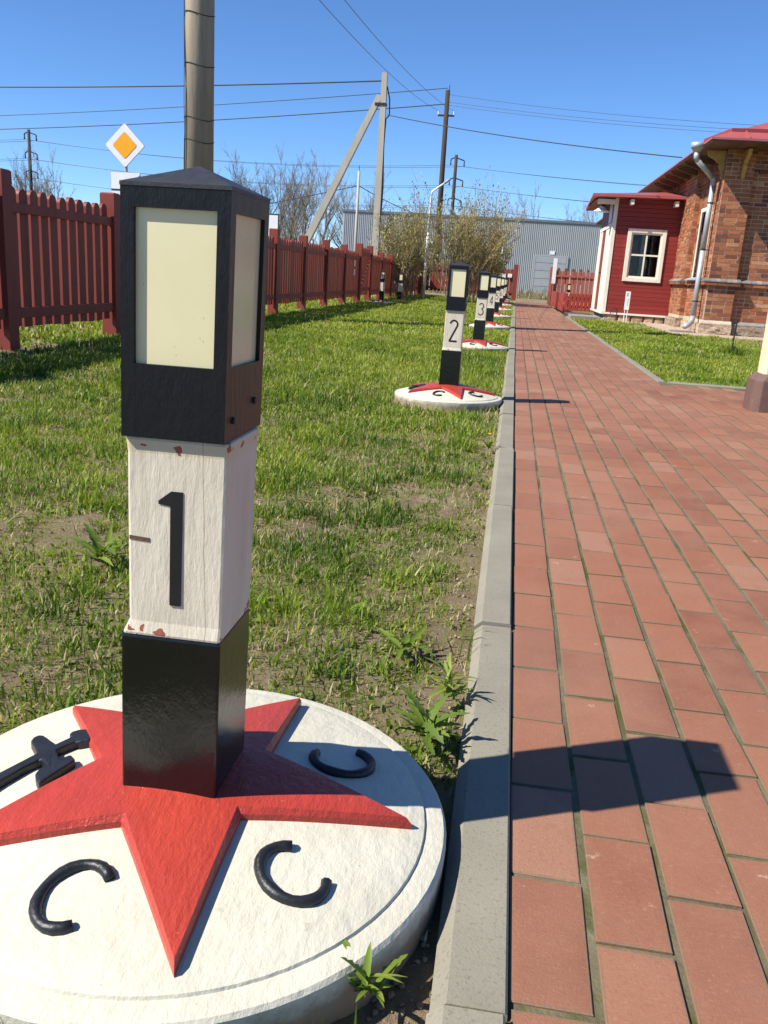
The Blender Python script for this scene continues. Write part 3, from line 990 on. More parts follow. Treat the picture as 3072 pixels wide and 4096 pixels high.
    vs = [(sx * (hw + .0006) * kx + hdx + lx * z, sy * (hw + .0006) * ky + hdy + ly * z, z) for z in (z1 - .003, z1 + .001) for sx, sy in ((-1, -1), (1, -1), (1, 1), (-1, 1))]
    vs.append((hdx + lx * .884, hdy + ly * .884, .8835))
    c.add(vs, [(3, 2, 1, 0), (0, 1, 5, 4), (1, 2, 6, 5), (2, 3, 7, 6), (3, 0, 4, 7), (4, 5, 8), (5, 6, 8), (6, 7, 8), (7, 4, 8)])
    c.build('cap', 'cap_black', root)
    return root

GB = 'numbered lantern bollards along the path kerb'
words = {1: 'one', 2: 'two', 3: 'three', 4: 'four', 5: 'five', 6: 'six', 7: 'seven', 8: 'eight', 9: 'nine'}
for k in range(9):
    n = k + 1
    lean = (.0286, -.0287) if n == 1 else (random.uniform(.004, .016), random.uniform(-.01, .006))
    lab = 'black and white lantern bollard bearing number %s on a starred disc' % words[n]
    x = CX if n == 1 else -.375 + random.uniform(-.008, .008)
    make_bollard(n, lean, (x, DISC_Y[k] + (0 if n < 2 else random.uniform(-.08, .08)), 0), lab, GB)
make_bollard(0, (0, 0), (SMALL[0][0], SMALL[0][1], -.02), 'unnumbered lantern bollard beside the red gate', 'unnumbered lantern bollards by the fence')
make_bollard(0, (0.006, 0), (SMALL[1][0], SMALL[1][1], -.05), 'unnumbered lantern bollard standing against the shrub stems', 'unnumbered lantern bollards by the fence')

# ------------------------------------------------------------------ red picket fences
def slat_mesh(mat, w=.122, t=.034, z0=.155, z1=1.272):
    b_ = MB()
    r = w / 2
    poly = [(-r, z0), (r, z0), (r, z1 - r * .9)] + [(r * math.cos(R(a)), z1 - r * .9 + r * .9 * math.sin(R(a))) for a in range(15, 180, 15)] + [(-r, z1 - r * .9)]
    b_.prism(poly, lambda a, z: (-t / 2, a, z), lambda a, z: (t / 2, a, z))
    return b_.mesh('slat', mat)
def post_mesh(mat, hw=.074, z=1.395):
    b_ = MB()
    c = .012
    vs = []
    for q, zz in ((hw, -.15), (hw, z - c), (hw - c, z)):
        vs += [(-q, -q, zz), (q, -q, zz), (q, q, zz), (-q, q, zz)]
    fs = [(8, 9, 10, 11)]
    for l in range(2):
        for i in range(4):
            j = (i + 1) % 4
            fs.append((l * 4 + i, l * 4 + j, l * 4 + 4 + j, l * 4 + 4 + i))
    b_.add(vs, fs)
    return b_.mesh('post', mat)
SL = slat_mesh('fence')
PO = post_mesh('fence')
FX = -4.12
def fence_run(root, posts, x, slat, post, mat, rails=((1.075, 1.155), (.235, .32)), pitch=.166, rail_side=1, pz=0, last_post=True):
    """posts: y positions; a fence running along local y at local x"""
    for i, y in enumerate(posts):
        if i < len(posts) - 1 or last_post:
            o = place('post', post, root, (x, y, pz + random.gauss(0, .005)))
            o.rotation_euler = (random.gauss(0, .004), random.gauss(0, .004), random.gauss(0, .012))
    for y0, y1 in zip(posts[:-1], posts[1:]):
        a, b_ = y0 + .076, y1 - .076
        for z0, z1 in rails:
            r_ = MB()
            r_.box(x + rail_side * .0175, x + rail_side * .052, a, b_, z0, z1)
            r_.build('rail', mat, root, bevel=.004)
        n = max(1, round((b_ - a) / pitch))
        st = (b_ - a) / n
        for k in range(n):
            o = place('slat', slat, root, (x, a + st * (k + .5) + random.gauss(0, .004), random.gauss(0, .006)))
            o.rotation_euler = (random.gauss(0, .006), 0, random.gauss(0, .02))

f1 = tag(empty('picket_fence', (FX, 2.55, 0)), 'long dark red picket fence with square posts along the lawn', 'fence')
ys = [2.55, 4.65, 6.75, 8.72, 10.80, 12.87, 14.95, 17.03, 19.07, 21.17, 23.2]
fence_run(f1, [y - 2.55 for y in ys], 0, SL, PO, 'fence', last_post=False)
for z in (1.0, .78):
    pl = MB(); pl.box(.056, .060, 22.36 - 2.55 - .09, 22.36 - 2.55 + .09, z - .09, z + .06)
    pl.build('notice_plate', 'white_metal', f1)
gt = tag(empty('picket_gate', (FX, 23.2, 0)), 'closed red picket gate with diagonal brace and taller posts', 'gate')
PT = post_mesh('fence', .085, 1.50)
place('post', PT, gt, (0, 0, 0)); place('post', PT, gt, (0, 1.72, 0))
n = 9
for k in range(n):
    place('slat', slat_mesh('fence', .12, .024, .18, 1.42) if k == 0 else GSL, gt, (0, .18 + k * .17, 0)) if k == 0 else place('slat', GSL, gt, (0, .18 + k * .17, 0))
    if k == 0:
        GSL = [o for o in gt.children if o.name.startswith('slat')][0].data
for z0, z1 in ((1.2, 1.29), (.3, .39)):
    r_ = MB(); r_.box(.0135, .05, .1, 1.62, z0, z1); r_.build('rail', 'fence', gt)
for (a, b_) in (((.16, .42), (1.58, 1.18)),):
    r_ = MB()
    r_.prism([(a[0], a[1]), (a[0] + .11, a[1]), (b_[0], b_[1]), (b_[0] - .11, b_[1])], lambda y, z: (.052, y, z), lambda y, z: (.075, y, z))
    r_.build('brace', 'fence_sunlit', gt)  # brace painted paler to stand for sun falling through the slats
f2 = tag(empty('picket_fence', (FX, 24.92, 0)), 'red picket fence past the gate, half hidden by shrubs', 'fence')
fence_run(f2, [y - 24.92 for y in (24.92 + .02, 27.1, 29.2, 31.3, 33.4, 35.5, 37.65)], 0, SL, PO, 'fence')
bpy.data.objects.remove([o for o in f2.children if o.name.startswith('post')][0])
# far cross fence
f3 = tag(empty('picket_fence', (-.03, PATH_END + .12, 0), R(90)), 'red picket fence crossing behind the shrubs to the open gateway', 'fence')
SL3 = slat_mesh('fence', .13, .024, .2, 1.28)
fence_run(f3, [0, 2.0, 4.0], 0, SL3, post_mesh('fence', .085, 1.47), 'fence', ((1.06, 1.14), (.30, .39)), .17, -1)
mb = MB(); mb.box(-.10, -.02, .15, .33, .93, 1.08); mb.build('post_box', 'white_metal', f3, bevel=.01)
mb = MB(); mb.box(-.085, -.06, .42, .92, .72, 1.07); mb.build('notice_board', 'white_metal', f3)
f4 = tag(empty('picket_fence', (1.46, PATH_END + .12, 0), R(-90)), 'sunlit red picket fence between the gateway and the porch', 'fence')
SL4 = slat_mesh('fence_sunlit', .135, .024, .1, 1.33)  # pinkish slats: the sunlit face is put into their colour
fence_run(f4, [0, 2.1, 4.2], 0, SL4, post_mesh('fence_sunlit', .095, 1.46), 'fence_sunlit', ((1.08, 1.16), (.25, .34)), .165, 1)
for yy in (.25, .55, .85, 1.15, 1.45):
    place('slat', slat_mesh('soffit', .12, .024, .8, 1.44) if yy == .25 else DK, f4, (-.055, yy, 0))
    if yy == .25: DK = [o for o in f4.children if o.name.startswith('slat')][-1].data
# low red boarded border by the porch
lb = tag(empty('low_picket_border', (1.5, 27.5, 0)), 'low bright red picket border beside the path end', 'fence')
SLb = slat_mesh('fence_new', .098, .02, .03, .545)
for k in range(8):
    o = place('slat', SLb, lb, (.06 + k * .118, 0, random.gauss(0, .006)), R(-90))
for z in (.12, .38):
    r_ = MB(); r_.box(0, 1.0, .0125, .05, z, z + .07); r_.build('rail', 'fence_new', lb)
for k in range(5):
    b_ = MB(); b_.prism([(0, .0), (1.42, .0), (1.42, .53), (0, .53)], lambda y, z: (-.03 - .06 * (y + k * 1.44) / 7, .03 + y + k * 1.44, z), lambda y, z: (-.005 - .06 * (y + k * 1.44) / 7, .03 + y + k * 1.44, z))
    b_.build('side_board', 'fence_new', lb)

# ------------------------------------------------------------------ brick house
house = tag(empty('brick_house', (3.745, 18.42, 0)), 'old red brick house with stone plinth and red metal roof', 'house')
hw_ = MB()
HX, HY = 3.745, 18.42
SX = 3.86                                       # side wall plane behind the pilasters
FYR = HY + .12                                  # recessed front wall
hl = lambda x, y, z: (x - HX, y - HY, z)
def hbox(mb, x0, x1, y0, y1, z0, z1, tint=None):
    mb.box(x0 - HX, x1 - HX, y0 - HY, y1 - HY, z0, z1, tint)
J = .007
hbox(hw_, SX + J, 9, FYR + J, 40, 0, 3.5)                    # core
hbox(hw_, HX + J, 4.285 - J, HY + J, HY + .58 - J, .2, 3.5)   # corner pilaster
hbox(hw_, HX + J, SX + .1, 21.05 + J, 22.4, .2, 3.46)       # pilaster by the porch
hw_.build('wall', 'mortar', house)
bricks = []
def brick_face(axis, plane, a0, a1, z0, z1, offs=0, depth=.02, dark=0):
    """axis 'x': wall facing -y, bricks run along x; axis 'y': wall facing -x"""
    nz = int(round((z1 - z0) / .077)); cz = (z1 - z0) / nz
    for r_ in range(nz):
        a = a0
        z = z0 + r_ * cz
        first = True
        while a < a1 - .03:
            full = random.uniform(.225, .25)
            L = full
            if first and (r_ + offs) % 2: L = .12
            elif random.random() < .30: L = .12
            first = False
            L = min(L, a1 - a)
            if a1 - a - L < .05: L = a1 - a
            tn = min(1, max(0, random.gauss(.52 - dark, .20)))
            if random.random() < .06: tn *= .2
            bricks.append((axis, plane, a + .0075, a + L - .0075 if a + L < a1 - .001 else a + L, z + .0065, z + cz - .0065, depth + random.uniform(-.004, .004), tn))
            a += L
brick_face('x', HY, HX + .0, 4.285, 1.075, 3.45, 0)
brick_face('x', HY + .0, HX + .02, 4.285, .275, .945, 1, dark=.05)
brick_face('x', FYR, 4.285, 6.2, 1.075, 3.45, 1)
brick_face('x', FYR, 4.285, 6.2, .275, .945, 0, dark=.05)
brick_face('y', HX, HY + .022, HY + .58, 1.075, 3.45, 1)
brick_face('y', HX, HY + .022, HY + .58, .275, .945, 0)
brick_face('y', SX, HY + .58, 19.62, 1.075, 2.95, 0)
brick_face('y', SX, 20.72, 21.05, 1.075, 2.95, 1)
brick_face('y', SX, 19.62, 20.72, 2.56, 2.95, 1)
brick_face('y', SX, HY + .58, 21.05, .275, .945, 1)
brick_face('y', HX, 21.05, 22.48, 1.075, 2.95, 0)
brick_face('y', HX, 21.05, 22.48, .275, .945, 1)
brick_face('x', 21.05, HX, SX, 1.075, 3.45, 0)
brick_face('x', 21.05, HX, SX, .275, .945, 0)
brick_face('y', HX, 21.05, 22.48, 2.95, 3.45, 0)
def brick_box(mb, bk):
    axis, p, a0, a1, z0, z1, d, tn = bk
    if axis == 'x': hbox(mb, a0, a1, p + .0 - .0, p + d, z0, z1, tn)
    else: hbox(mb, p, p + d, a0, a1, z0, z1, tn)
sc_b = []
for bk in bricks:
    axis, p, a0, a1, z0, z1, d, tn = bk
    c = ((a0 + a1) / 2, p, (z0 + z1) / 2) if axis == 'x' else (p, (a0 + a1) / 2, (z0 + z1) / 2)
    u, v, w = cam_uv(c)
    vis = 0 < u < 3072 and 0 < v < 4096
    sc_b.append(((a1 - a0) * (1 if axis == 'x' else .2) if vis else 0, bk))
sc_b.sort(key=lambda t: -t[0])
restb = MB()
for i, (a, bk) in enumerate(sc_b):
    axis, p, a0, a1, z0, z1, d, tn = bk
    off = random.uniform(-.004, .003)
    bk = (axis, p + off, a0, a1, z0, z1, d + .02, tn)
    if i < 300 and a > 0:
        b_ = MB(); brick_box(b_, bk); b_.build('brick', 'brick', house)
    else:
        brick_box(restb, bk)
tag(restb.build('brickwork', 'brick', house), kind='stuff')
# string course: brick soldier band and grey sloping caps
def course_x(x0, x1, y, tag_=''):
    x = x0
    while x < x1 - .02:
        L = min(.25, x1 - x)
        b_ = MB(); hbox(b_, x + .004, x + L - .004, y - .075, y + .05, .95, 1.005, random.random() * .6); b_.build('course_brick', 'brick', house)
        x += L
    x = x0
    while x < x1 - .02:
        L = min(.105, x1 - x)
        b_ = MB()
        pr = [(y - .085, 1.012), (y + .02, 1.012), (y + .02, 1.085), (y - .02, 1.078), (y - .085, 1.035)]
        b_.prism(pr, lambda a, z: hl(x + .003, a, z), lambda a, z: hl(x + L - .003, a, z), random.random())
        b_.build('capping_brick', 'grey_brick', house)
        x += L
def course_y(y0, y1, xx):
    y = y0
    while y < y1 - .02:
        L = min(.25, y1 - y)
        b_ = MB(); hbox(b_, xx - .075, xx + .05, y + .004, y + L - .004, .95, 1.005, random.random() * .6); b_.build('course_brick', 'brick', house)
        b_ = MB()
        pr = [(xx - .085, 1.012), (xx + .02, 1.012), (xx + .02, 1.085), (xx - .02, 1.078), (xx - .085, 1.035)]
        b_.prism(pr, lambda a, z: hl(a, y + .003, z), lambda a, z: hl(a, y + L - .003, z), random.random())
        b_.build('capping_brick', 'grey_brick', house)
        y += L
course_x(HX - .085, 4.36, HY)
course_x(4.37, 6.2, FYR)
course_y(HY + .05, HY + .62, HX)
course_y(HY + .63, 21.0, SX)
course_y(21.01, 22.48, HX)
# stone plinth blocks and sloping brick ledge
def plinth(x0, x1, y0, y1):
    b_ = bmesh.new()
    bmesh.ops.create_cube(b_, size=1)
    bmesh.ops.subdivide_edges(b_, edges=b_.edges, cuts=5, use_grid_fill=True)
    for v in b_.verts:
        p = v.co
        q = Vector(((x0 + x1) / 2 + p.x * (x1 - x0) - HX, (y0 + y1) / 2 + p.y * (y1 - y0) - HY, .065 + p.z * .25))
        if abs(p.x) < .45 or abs(p.y) < .45:
            q += Vector((random.gauss(0, .008), random.gauss(0, .008), random.gauss(0, .004)))
        v.co = q
    me = bpy.data.meshes.new('plinth_stone'); b_.to_mesh(me); b_.free()
    a = me.attributes.new('tint', 'FLOAT', 'FACE'); a.data.foreach_set('value', [random.random()] * len(me.polygons))
    me.materials.append(MT['stone'])
    place('plinth_stone', me, house)
plinth(HX - .055, 4.315, HY - .06, HY + .3)
plinth(4.33, 4.98, FYR - .06, FYR + .2)
plinth(5.0, 5.8, FYR - .06, FYR + .2)
for a, b2 in ((HY + .31, HY + .72), (HY + .73, 19.9), (19.92, 20.95)):
    plinth(SX - .06, SX + .2, a, b2)
plinth(HX - .06, HX + .2, 20.97, 21.7); plinth(HX - .06, HX + .2, 21.72, 22.44)
def ledge(x0, x1, y):
    b_ = MB()
    b_.prism([(y - .055, .192), (y + .03, .192), (y + .03, .274), (y - .012, .270), (y - .055, .222)], lambda a, z: hl(x0, a, z), lambda a, z: hl(x1, a, z), .8)
    b_.build('ledge', 'mortar' if x0 < 4.3 else 'grey_brick', house, bevel=.006)
ledge(HX - .05, 4.31, HY); ledge(4.33, 4.98, FYR); ledge(4.99, 6.2, FYR)
# frieze with dentils on the side wall
fr = MB(); hbox(fr, SX - .04, SX + .02, HY + .6, 27, 2.96, 3.03, .3); fr.build('frieze_band', 'brick', house)
for y in np.arange(HY + .64, 24.8, .125):
    b_ = MB(); hbox(b_, SX - .075, SX + .01, y, y + .062, 3.035, 3.095, random.random()); b_.build('dentil', 'brick', house)
fr = MB(); hbox(fr, SX - .09, SX + .02, HY + .6, 27, 3.10, 3.16, .45); fr.build('frieze_band', 'brick', house)
for y in np.arange(HY + .62, 24.8, .13):
    b_ = MB(); hbox(b_, SX - .085, SX + .01, y, y + .075, 3.165, 3.34, random.random() * .7); b_.build('dentil', 'brick', house)
fr = MB(); hbox(fr, SX - .12, SX + .02, HY + .6, 27, 3.345, 3.50, .4); fr.build('frieze_band', 'brick', house)
# front dark course pattern
for x in np.arange(4.4, 6, .30):
    b_ = MB(); hbox(b_, x, x + .15, FYR - .035, FYR + .01, 3.05, 3.13, .05); b_.build('dentil', 'brick', house)
# window on the side wall (white reveal)
wd = MB(); hbox(wd, SX - .012, SX + .03, 19.62, 19.70, 1.09, 2.55); hbox(wd, SX - .012, SX + .03, 20.64, 20.72, 1.09, 2.55); hbox(wd, SX - .012, SX + .03, 19.70, 20.64, 2.47, 2.55); hbox(wd, SX - .010, SX + .028, 20.14, 20.20, 1.09, 2.47)
win = wd.build('window', 'trim', house)
gp = MB(); hbox(gp, SX - .002, SX + .0055, 19.70, 20.64, 1.09, 2.47); gp.build('pane', 'glass', win)
si = MB(); si.prism([(SX - .14, 1.04), (SX + .02, 1.09), (SX + .02, 1.115), (SX - .14, 1.065)], lambda x, z: hl(x, 19.55, z), lambda x, z: hl(x, 20.8, z)); si.build('sill', 'zinc', win)
# roof
EX, EY, EZ = 3.25, 17.52, 3.515
sl_ = .40
rf = MB()
D1 = 3.2
A = [(EX, EY, EZ), (12, EY, EZ), (12, EY + D1, EZ + D1 * sl_), (EX + D1, EY + D1, EZ + D1 * sl_), (EX + D1, 42, EZ + D1 * sl_), (EX, 42, EZ)]
th = .034
vs = [hl(*p) for p in A] + [hl(p[0], p[1], p[2] - th) for p in A]
rf.add(vs, [(0, 1, 2, 3), (0, 3, 4, 5), (6, 9, 8, 7), (6, 11, 10, 9), (0, 6, 7, 1), (5, 11, 6, 0), (1, 7, 8, 2), (2, 8, 9, 3), (3, 9, 10, 4), (4, 10, 11, 5)])
roof = rf.build('roof', 'roof', house)
nseam = MB()
for x in np.arange(3.9, 9, .62):
    y1 = min(D1, x - EX)
    s_ = MB(); s_.prism([(0, 0.0), (y1, y1 * sl_), (y1, y1 * sl_ + .03), (0, .03)], lambda a, z: hl(x, EY + a, EZ + z), lambda a, z: hl(x + .02, EY + a, EZ + z)); s_.build('standing_seam', 'roof', roof)
lp = MB()
def lip(p0, p1, h, w=.02):
    d = Vector(p1) - Vector(p0); n = Vector((-d.y, d.x, 0)).normalized() * w
    q = [Vector(p0), Vector(p1), Vector(p1) + Vector((0, 0, h)), Vector(p0) + Vector((0, 0, h))]
    lp.add([hl(*p) for p in q] + [hl(*(p + n)) for p in q], [(0, 1, 2, 3), (7, 6, 5, 4), (0, 4, 5, 1), (1, 5, 6, 2), (2, 6, 7, 3), (3, 7, 4, 0)])
lip((3.66, 17.93, EZ + .41 * sl_ - .02), (12, 17.93, EZ + .41 * sl_ - .02), .085)
lip((3.26, 18.35, EZ), (3.66, 17.93, EZ + .41 * sl_ - .02), .085)
lp.build('gutter_fold', 'lip', roof)
so = MB(); hbox(so, EX + .02, SX + .3, EY + .02, 41.5, EZ - th - .03, EZ - th - .004); hbox(so, SX + .31, 11.9, EY + .02, FYR + .3, EZ - th - .03, EZ - th - .004)
so.build('soffit', 'soffit', house)
def bracket(x, y, along, mat):
    b_ = MB()
    pr = [(0, 2.93), (.03, 2.93), (.05, 3.05), (.11, 3.16), (.10, 3.20), (.20, 3.27), (.32, 3.33), (.35, 3.425), (0, 3.425)]
    if along == 'x': b_.prism(pr, lambda a, z: hl(x - a, y - .035, z), lambda a, z: hl(x - a, y + .035, z))
    else: b_.prism(pr, lambda a, z: hl(x - .035, y - a, z), lambda a, z: hl(x + .035, y - a, z))
    b_.build('bracket', mat, house)
bracket(HX - .002, HY + .12, 'x', 'ochre')
bracket(4.08, HY - .002, 'y', 'ochre')
for x in (4.9, 5.7): bracket(x, FYR - .002, 'y', 'ochre')
for y in np.arange(19.5, 25, .85):
    b_ = MB(); b_.prism([(0, 3.29), (.16, 3.31), (.36, 3.38), (.48, 3.425), (0, 3.425)], lambda a, z: hl(SX - .125 - a, y, z), lambda a, z: hl(SX - .125 - a, y + .09, z)); b_.build('rafter_end', 'soffit', house)
# drainpipe
dpz = tag(empty('drainpipe', (3.62, 18.72, 0)), 'galvanised drainpipe with funnel head at the house corner', 'drainpipe')
o_ = Vector((3.62, 18.72, 0))
def dp(name, pts, r, n=14):
    b_ = MB(); b_.tube([Vector(p) - o_ for p in pts], r, n); return b_.build(name, 'zinc', dpz, True)
dp('funnel', [(3.165, 18.36, 3.53), (3.165, 18.36, 3.45), (3.165, 18.36, 3.445), (3.17, 18.36, 3.36)], [.125, .125, .115, .056], 18)
dp('elbow', [(3.17, 18.36, 3.36), (3.17, 18.36, 3.28), (3.20, 18.38, 3.22)], .052)
dp('offset_pipe', [(3.195, 18.378, 3.23), (3.58, 18.69, 2.97)], .051)
dp('elbow', [(3.575, 18.686, 2.975), (3.62, 18.72, 2.92), (3.62, 18.72, 2.82)], .0525)
dp('downpipe', [(3.62, 18.72, 2.84), (3.62, 18.72, 1.6)], .050)
dp('downpipe', [(3.62, 18.72, 1.62), (3.62, 18.72, .30)], .052)
dp('shoe', [(3.62, 18.72, .32), (3.60, 18.69, .22), (3.52, 18.57, .15), (3.44, 18.46, .12)], .0535)
for z in (2.5, 1.62, .62):
    b_ = MB(); b_.tube([Vector((0, 0, z - .012)), Vector((0, 0, z + .012))], .056, 14); b_.box(.05, .14, -.006, .006, z - .006, z + .006); b_.build('pipe_clip', 'iron', dpz)
sp = MB(); sp.box(3.17, 3.62, 18.44, 18.66, -.02, .035)
tag(sp.build('splash_slab', 'kerb', bevel=.005), 'pale concrete slab under the drainpipe outlet', 'slab')

# ------------------------------------------------------------------ red porch
PXL, PYF, PXR, PYB = 2.19, 22.5, 3.79, 25.6
por = tag(empty('red_porch', (PXL, PYF, 0)), 'red boarded entrance porch with white trim and stone base', 'porch')
def pbox(mb, x0, x1, y0, y1, z0, z1, t=None): mb.box(x0 - PXL, x1 - PXL, y0 - PYF, y1 - PYF, z0, z1, t)
WX0, WX1, WZ0, WZ1 = 2.64, 3.38, 1.04, 2.10        # window opening
BZ0, BZ1 = .20, 2.86
nb = 26
bh = (BZ1 - BZ0) / nb
for i in range(nb):
    z0 = BZ0 + i * bh; z1 = z0 + bh
    spans = [(PXL + .062, PXR)]
    if z1 > WZ0 - .02 and z0 < WZ1 + .02:
        spans = [(PXL + .062, WX0), (WX1, PXR)]
    for a, b2 in spans:
        b_ = MB()
        t = .022
        b_.prism([(0, z0 + .002), (0, z1 - .006), (.008, z1 - .0005), (t, z1 - .0005), (t, z0 + .002)], lambda y, z: (a - PXL, y + random.uniform(0, .0), z), lambda y, z: (b2 - PXL, y, z))
        b_.build('siding_board', 'siding', por)
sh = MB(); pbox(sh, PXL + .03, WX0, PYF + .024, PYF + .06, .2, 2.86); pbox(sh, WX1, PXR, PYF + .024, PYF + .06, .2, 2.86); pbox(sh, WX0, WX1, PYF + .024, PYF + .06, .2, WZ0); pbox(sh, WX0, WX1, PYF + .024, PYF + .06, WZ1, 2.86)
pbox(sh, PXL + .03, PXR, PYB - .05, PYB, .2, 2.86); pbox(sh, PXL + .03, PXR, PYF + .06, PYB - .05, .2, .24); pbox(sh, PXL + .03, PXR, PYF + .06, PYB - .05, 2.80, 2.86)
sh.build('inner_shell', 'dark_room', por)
iw = MB(); pbox(iw, PXR - .05, PXR - .03, PYF + .06, PYB - .05, .24, 2.8, .6); iw.build('inner_brick_wall', 'brick', por)
it = MB(); pbox(it, 3.06, 3.13, PYF + 1.2, PYF + 1.26, .24, 2.8); it.build('inner_post', 'trim', por)
it = MB(); pbox(it, 2.72, 3.02, PYF + 1.5, PYF + 1.55, .24, 2.0, .75); it.build('inner_panel', 'brick', por)
# door side (facing the path)
sd = MB(); pbox(sd, PXL + .005, PXL + .03, PYF + .03, PYB, .2, 2.86); sd.build('side_wall', 'siding', por)
for i in range(7):
    z0 = 2.30 + i * .08
    b_ = MB(); pbox(b_, PXL - .012, PXL + .004, PYF + .20, PYB - .02, z0 + .003, z0 + .077); b_.build('siding_board', 'siding', por)
tb = MB(); pbox(tb, PXL - .022, PXL + .06, PYF - .016, PYF + .02, .2, 2.88); tb.build('corner_board', 'trim', por)
for (a, b2, z0, z1, d) in ((22.49, 22.68, .2, 2.86, .02), (22.70, 23.95, .2, 2.25, .02), (24.8, 25.62, .2, 2.25, .03)):
    tb = MB(); pbox(tb, PXL - d, PXL + .003, a + .02, b2, z0, z1); tb.build('door_casing', 'trim', por, bevel=.006)
tb = MB(); pbox(tb, PXL - .036, PXL + .003, 22.69, 25.6, 2.21, 2.30); tb.build('door_head', 'trim', por)
dr = MB(); pbox(dr, PXL - .012, PXL + .004, 23.97, 24.79, .22, 2.2)
door = dr.build('door', 'siding', por)
for z0, z1 in ((.35, 1.0), (1.15, 2.05)):
    d2 = MB(); pbox(d2, PXL - .022, PXL - .012, 24.08, 24.68, z0, z1); d2.build('door_panel', 'fence', door)
hd = MB(); hd.tube([(-.013, 1.55, 1.15), (-.055, 1.55, 1.15), (-.055, 1.66, 1.15)], .012, 8); hd.build('door_handle', 'iron', door)
nt_ = MB(); pbox(nt_, PXL - .030, PXL - .0125, 22.95, 23.55, 2.33, 2.76); nt_.build('notice_board', 'white_metal', por)
# window of the porch
wf = MB()
def frame(mb, x0, x1, z0, z1, w, y0, y1):
    pbox(mb, x0, x0 + w, y0, y1, z0, z1); pbox(mb, x1 - w, x1, y0, y1, z0, z1)
    pbox(mb, x0 + w, x1 - w, y0, y1, z0, z0 + w); pbox(mb, x0 + w, x1 - w, y0, y1, z1 - w, z1)
frame(wf, 2.555, 3.465, .955, 2.185, .095, PYF - .04, PYF + .001)
pw = wf.build('window', 'trim', por, bevel=.008)
w2 = MB(); frame(w2, WX0 + .003, WX1 - .003, WZ0 + .003, WZ1 - .003, .045, PYF - .012, PYF + .024)
w2.build('sash', 'trim', pw)
w3 = MB(); pbox(w3, 2.99, 3.03, PYF - .008, PYF + .02, WZ0 + .048, WZ1 - .048); pbox(w3, WX0 + .048, 2.99, PYF - .007, PYF + .02, 1.56, 1.60); pbox(w3, 3.03, WX1 - .048, PYF - .007, PYF + .02, 1.56, 1.60)
w3.build('glazing_bar', 'trim', pw)
for x0, x1 in ((WX0 + .048, 2.99), (3.03, WX1 - .048)):
    for z0, z1 in ((WZ0 + .048, 1.56), (1.60, WZ1 - .048)):
        gp = MB(); pbox(gp, x0, x1, PYF + .004, PYF + .008, z0, z1); gp.build('pane', 'glass', pw)
# base
sb = MB(); pbox(sb, PXL - .03, PXR, PYF - .05, PYF + .01, .15, .195); pbox(sb, PXL - .05, PXL - .001, PYF - .03, PYB, .15, .192); sb.build('base_flashing', 'trim', por)
core = MB(); pbox(core, PXL + .06, PXR, PYF + .09, PYB, -.1, .15); core.build('foundation', 'mortar', por)
x = PXL + .02
while x < PXR - .05:
    L = random.uniform(.22, .36)
    L = min(L, PXR - x)
    b_ = bmesh.new(); bmesh.ops.create_icosphere(b_, subdivisions=3, radius=.5)
    for v in b_.verts:
        q = v.co
        s_ = max(abs(q.x), abs(q.y), abs(q.z)) * 2
        q = q.lerp(q / s_, .72)
        v.co = Vector((x + L / 2 + q.x * (L - .012) - PXL, .06 + q.y * .16 + random.gauss(0, .003), .03 + q.z * .235 + random.gauss(0, .002)))
    me = bpy.data.meshes.new('base_stone'); b_.to_mesh(me); b_.free()
    a = me.attributes.new('tint', 'FLOAT', 'FACE'); a.data.foreach_set('value', [random.uniform(.5, 1)] * len(me.polygons))
    me.materials.append(MT['stone']); me.polygons.foreach_set('use_smooth', [True] * len(me.polygons))
    place('base_stone', me, por)
    x += L
# porch roof
rz0 = 2.905
pr = MB()
P4 = [(1.60, 22.12, rz0), (3.80, 22.12, rz0 + .02), (3.80, 26.0, rz0 + .02), (1.74, 26.0, rz0)]
loc = lambda p, dz=0: (p[0] - PXL, p[1] - PYF, p[2] + dz)
pr.add([loc(p, -.06) for p in P4] + [loc(p) for p in P4] + [loc((3.8, 24.1, rz0 + .3))], [(3, 2, 1, 0), (0, 1, 5, 4), (1, 2, 6, 5), (2, 3, 7, 6), (3, 0, 4, 7), (4, 5, 8), (5, 6, 8), (6, 7, 8), (7, 4, 8)])
proof = pr.build('porch_roof', 'roof', por)
for x in (2.50, 3.52):
    b_ = MB(); pbox(b_, x, x + .075, 22.17, 22.5 - .001, 2.70, 2.815); b_.build('beam_end', 'trim', por)
b_ = MB(); pbox(b_, 1.75, 2.19 - .03, 22.42, 22.47, 2.70, 2.815); b_.build('beam_end', 'trim', por)
b_ = MB(); pbox(b_, 1.72, 2.19, 22.55, 25.85, 2.795, 2.815); b_.build('eave_boards', 'fence', por)
lm = tag(empty('barn_lamp', (1.93, 22.75, 2.795)), 'black gooseneck lamp with white shade under the porch eave', 'lamp')
b_ = MB(); b_.tube([(0, 0, 0), (0, 0, -.06), (-.02, 0, -.14)], [.05, .055, .05], 12); b_.build('lamp_holder', 'iron', lm)
b_ = MB(); b_.tube([(-.02, 0, -.13), (-.03, 0, -.17), (-.03, 0, -.24), (-.03, 0, -.25)], [.06, .09, .20, .205], 20); b_.build('lamp_shade', 'white_metal', lm)
# step
st = MB(); st.box(1.40, 1.83, 22.05, 23.2, -.05, .075); st.box(1.832, 2.13, 22.05, 23.2, -.05, .072)
tag(st.build('porch_step', 'kerb', bevel=.01), 'low concrete step in front of the porch door', 'step')
dm = MB(); dm.box(1.42, 2.12, 23.25, 25.5, -.04, .05)
tag(dm.build('door_mat', 'mat_dark', bevel=.01), 'dark door mat lying before the porch', 'mat')
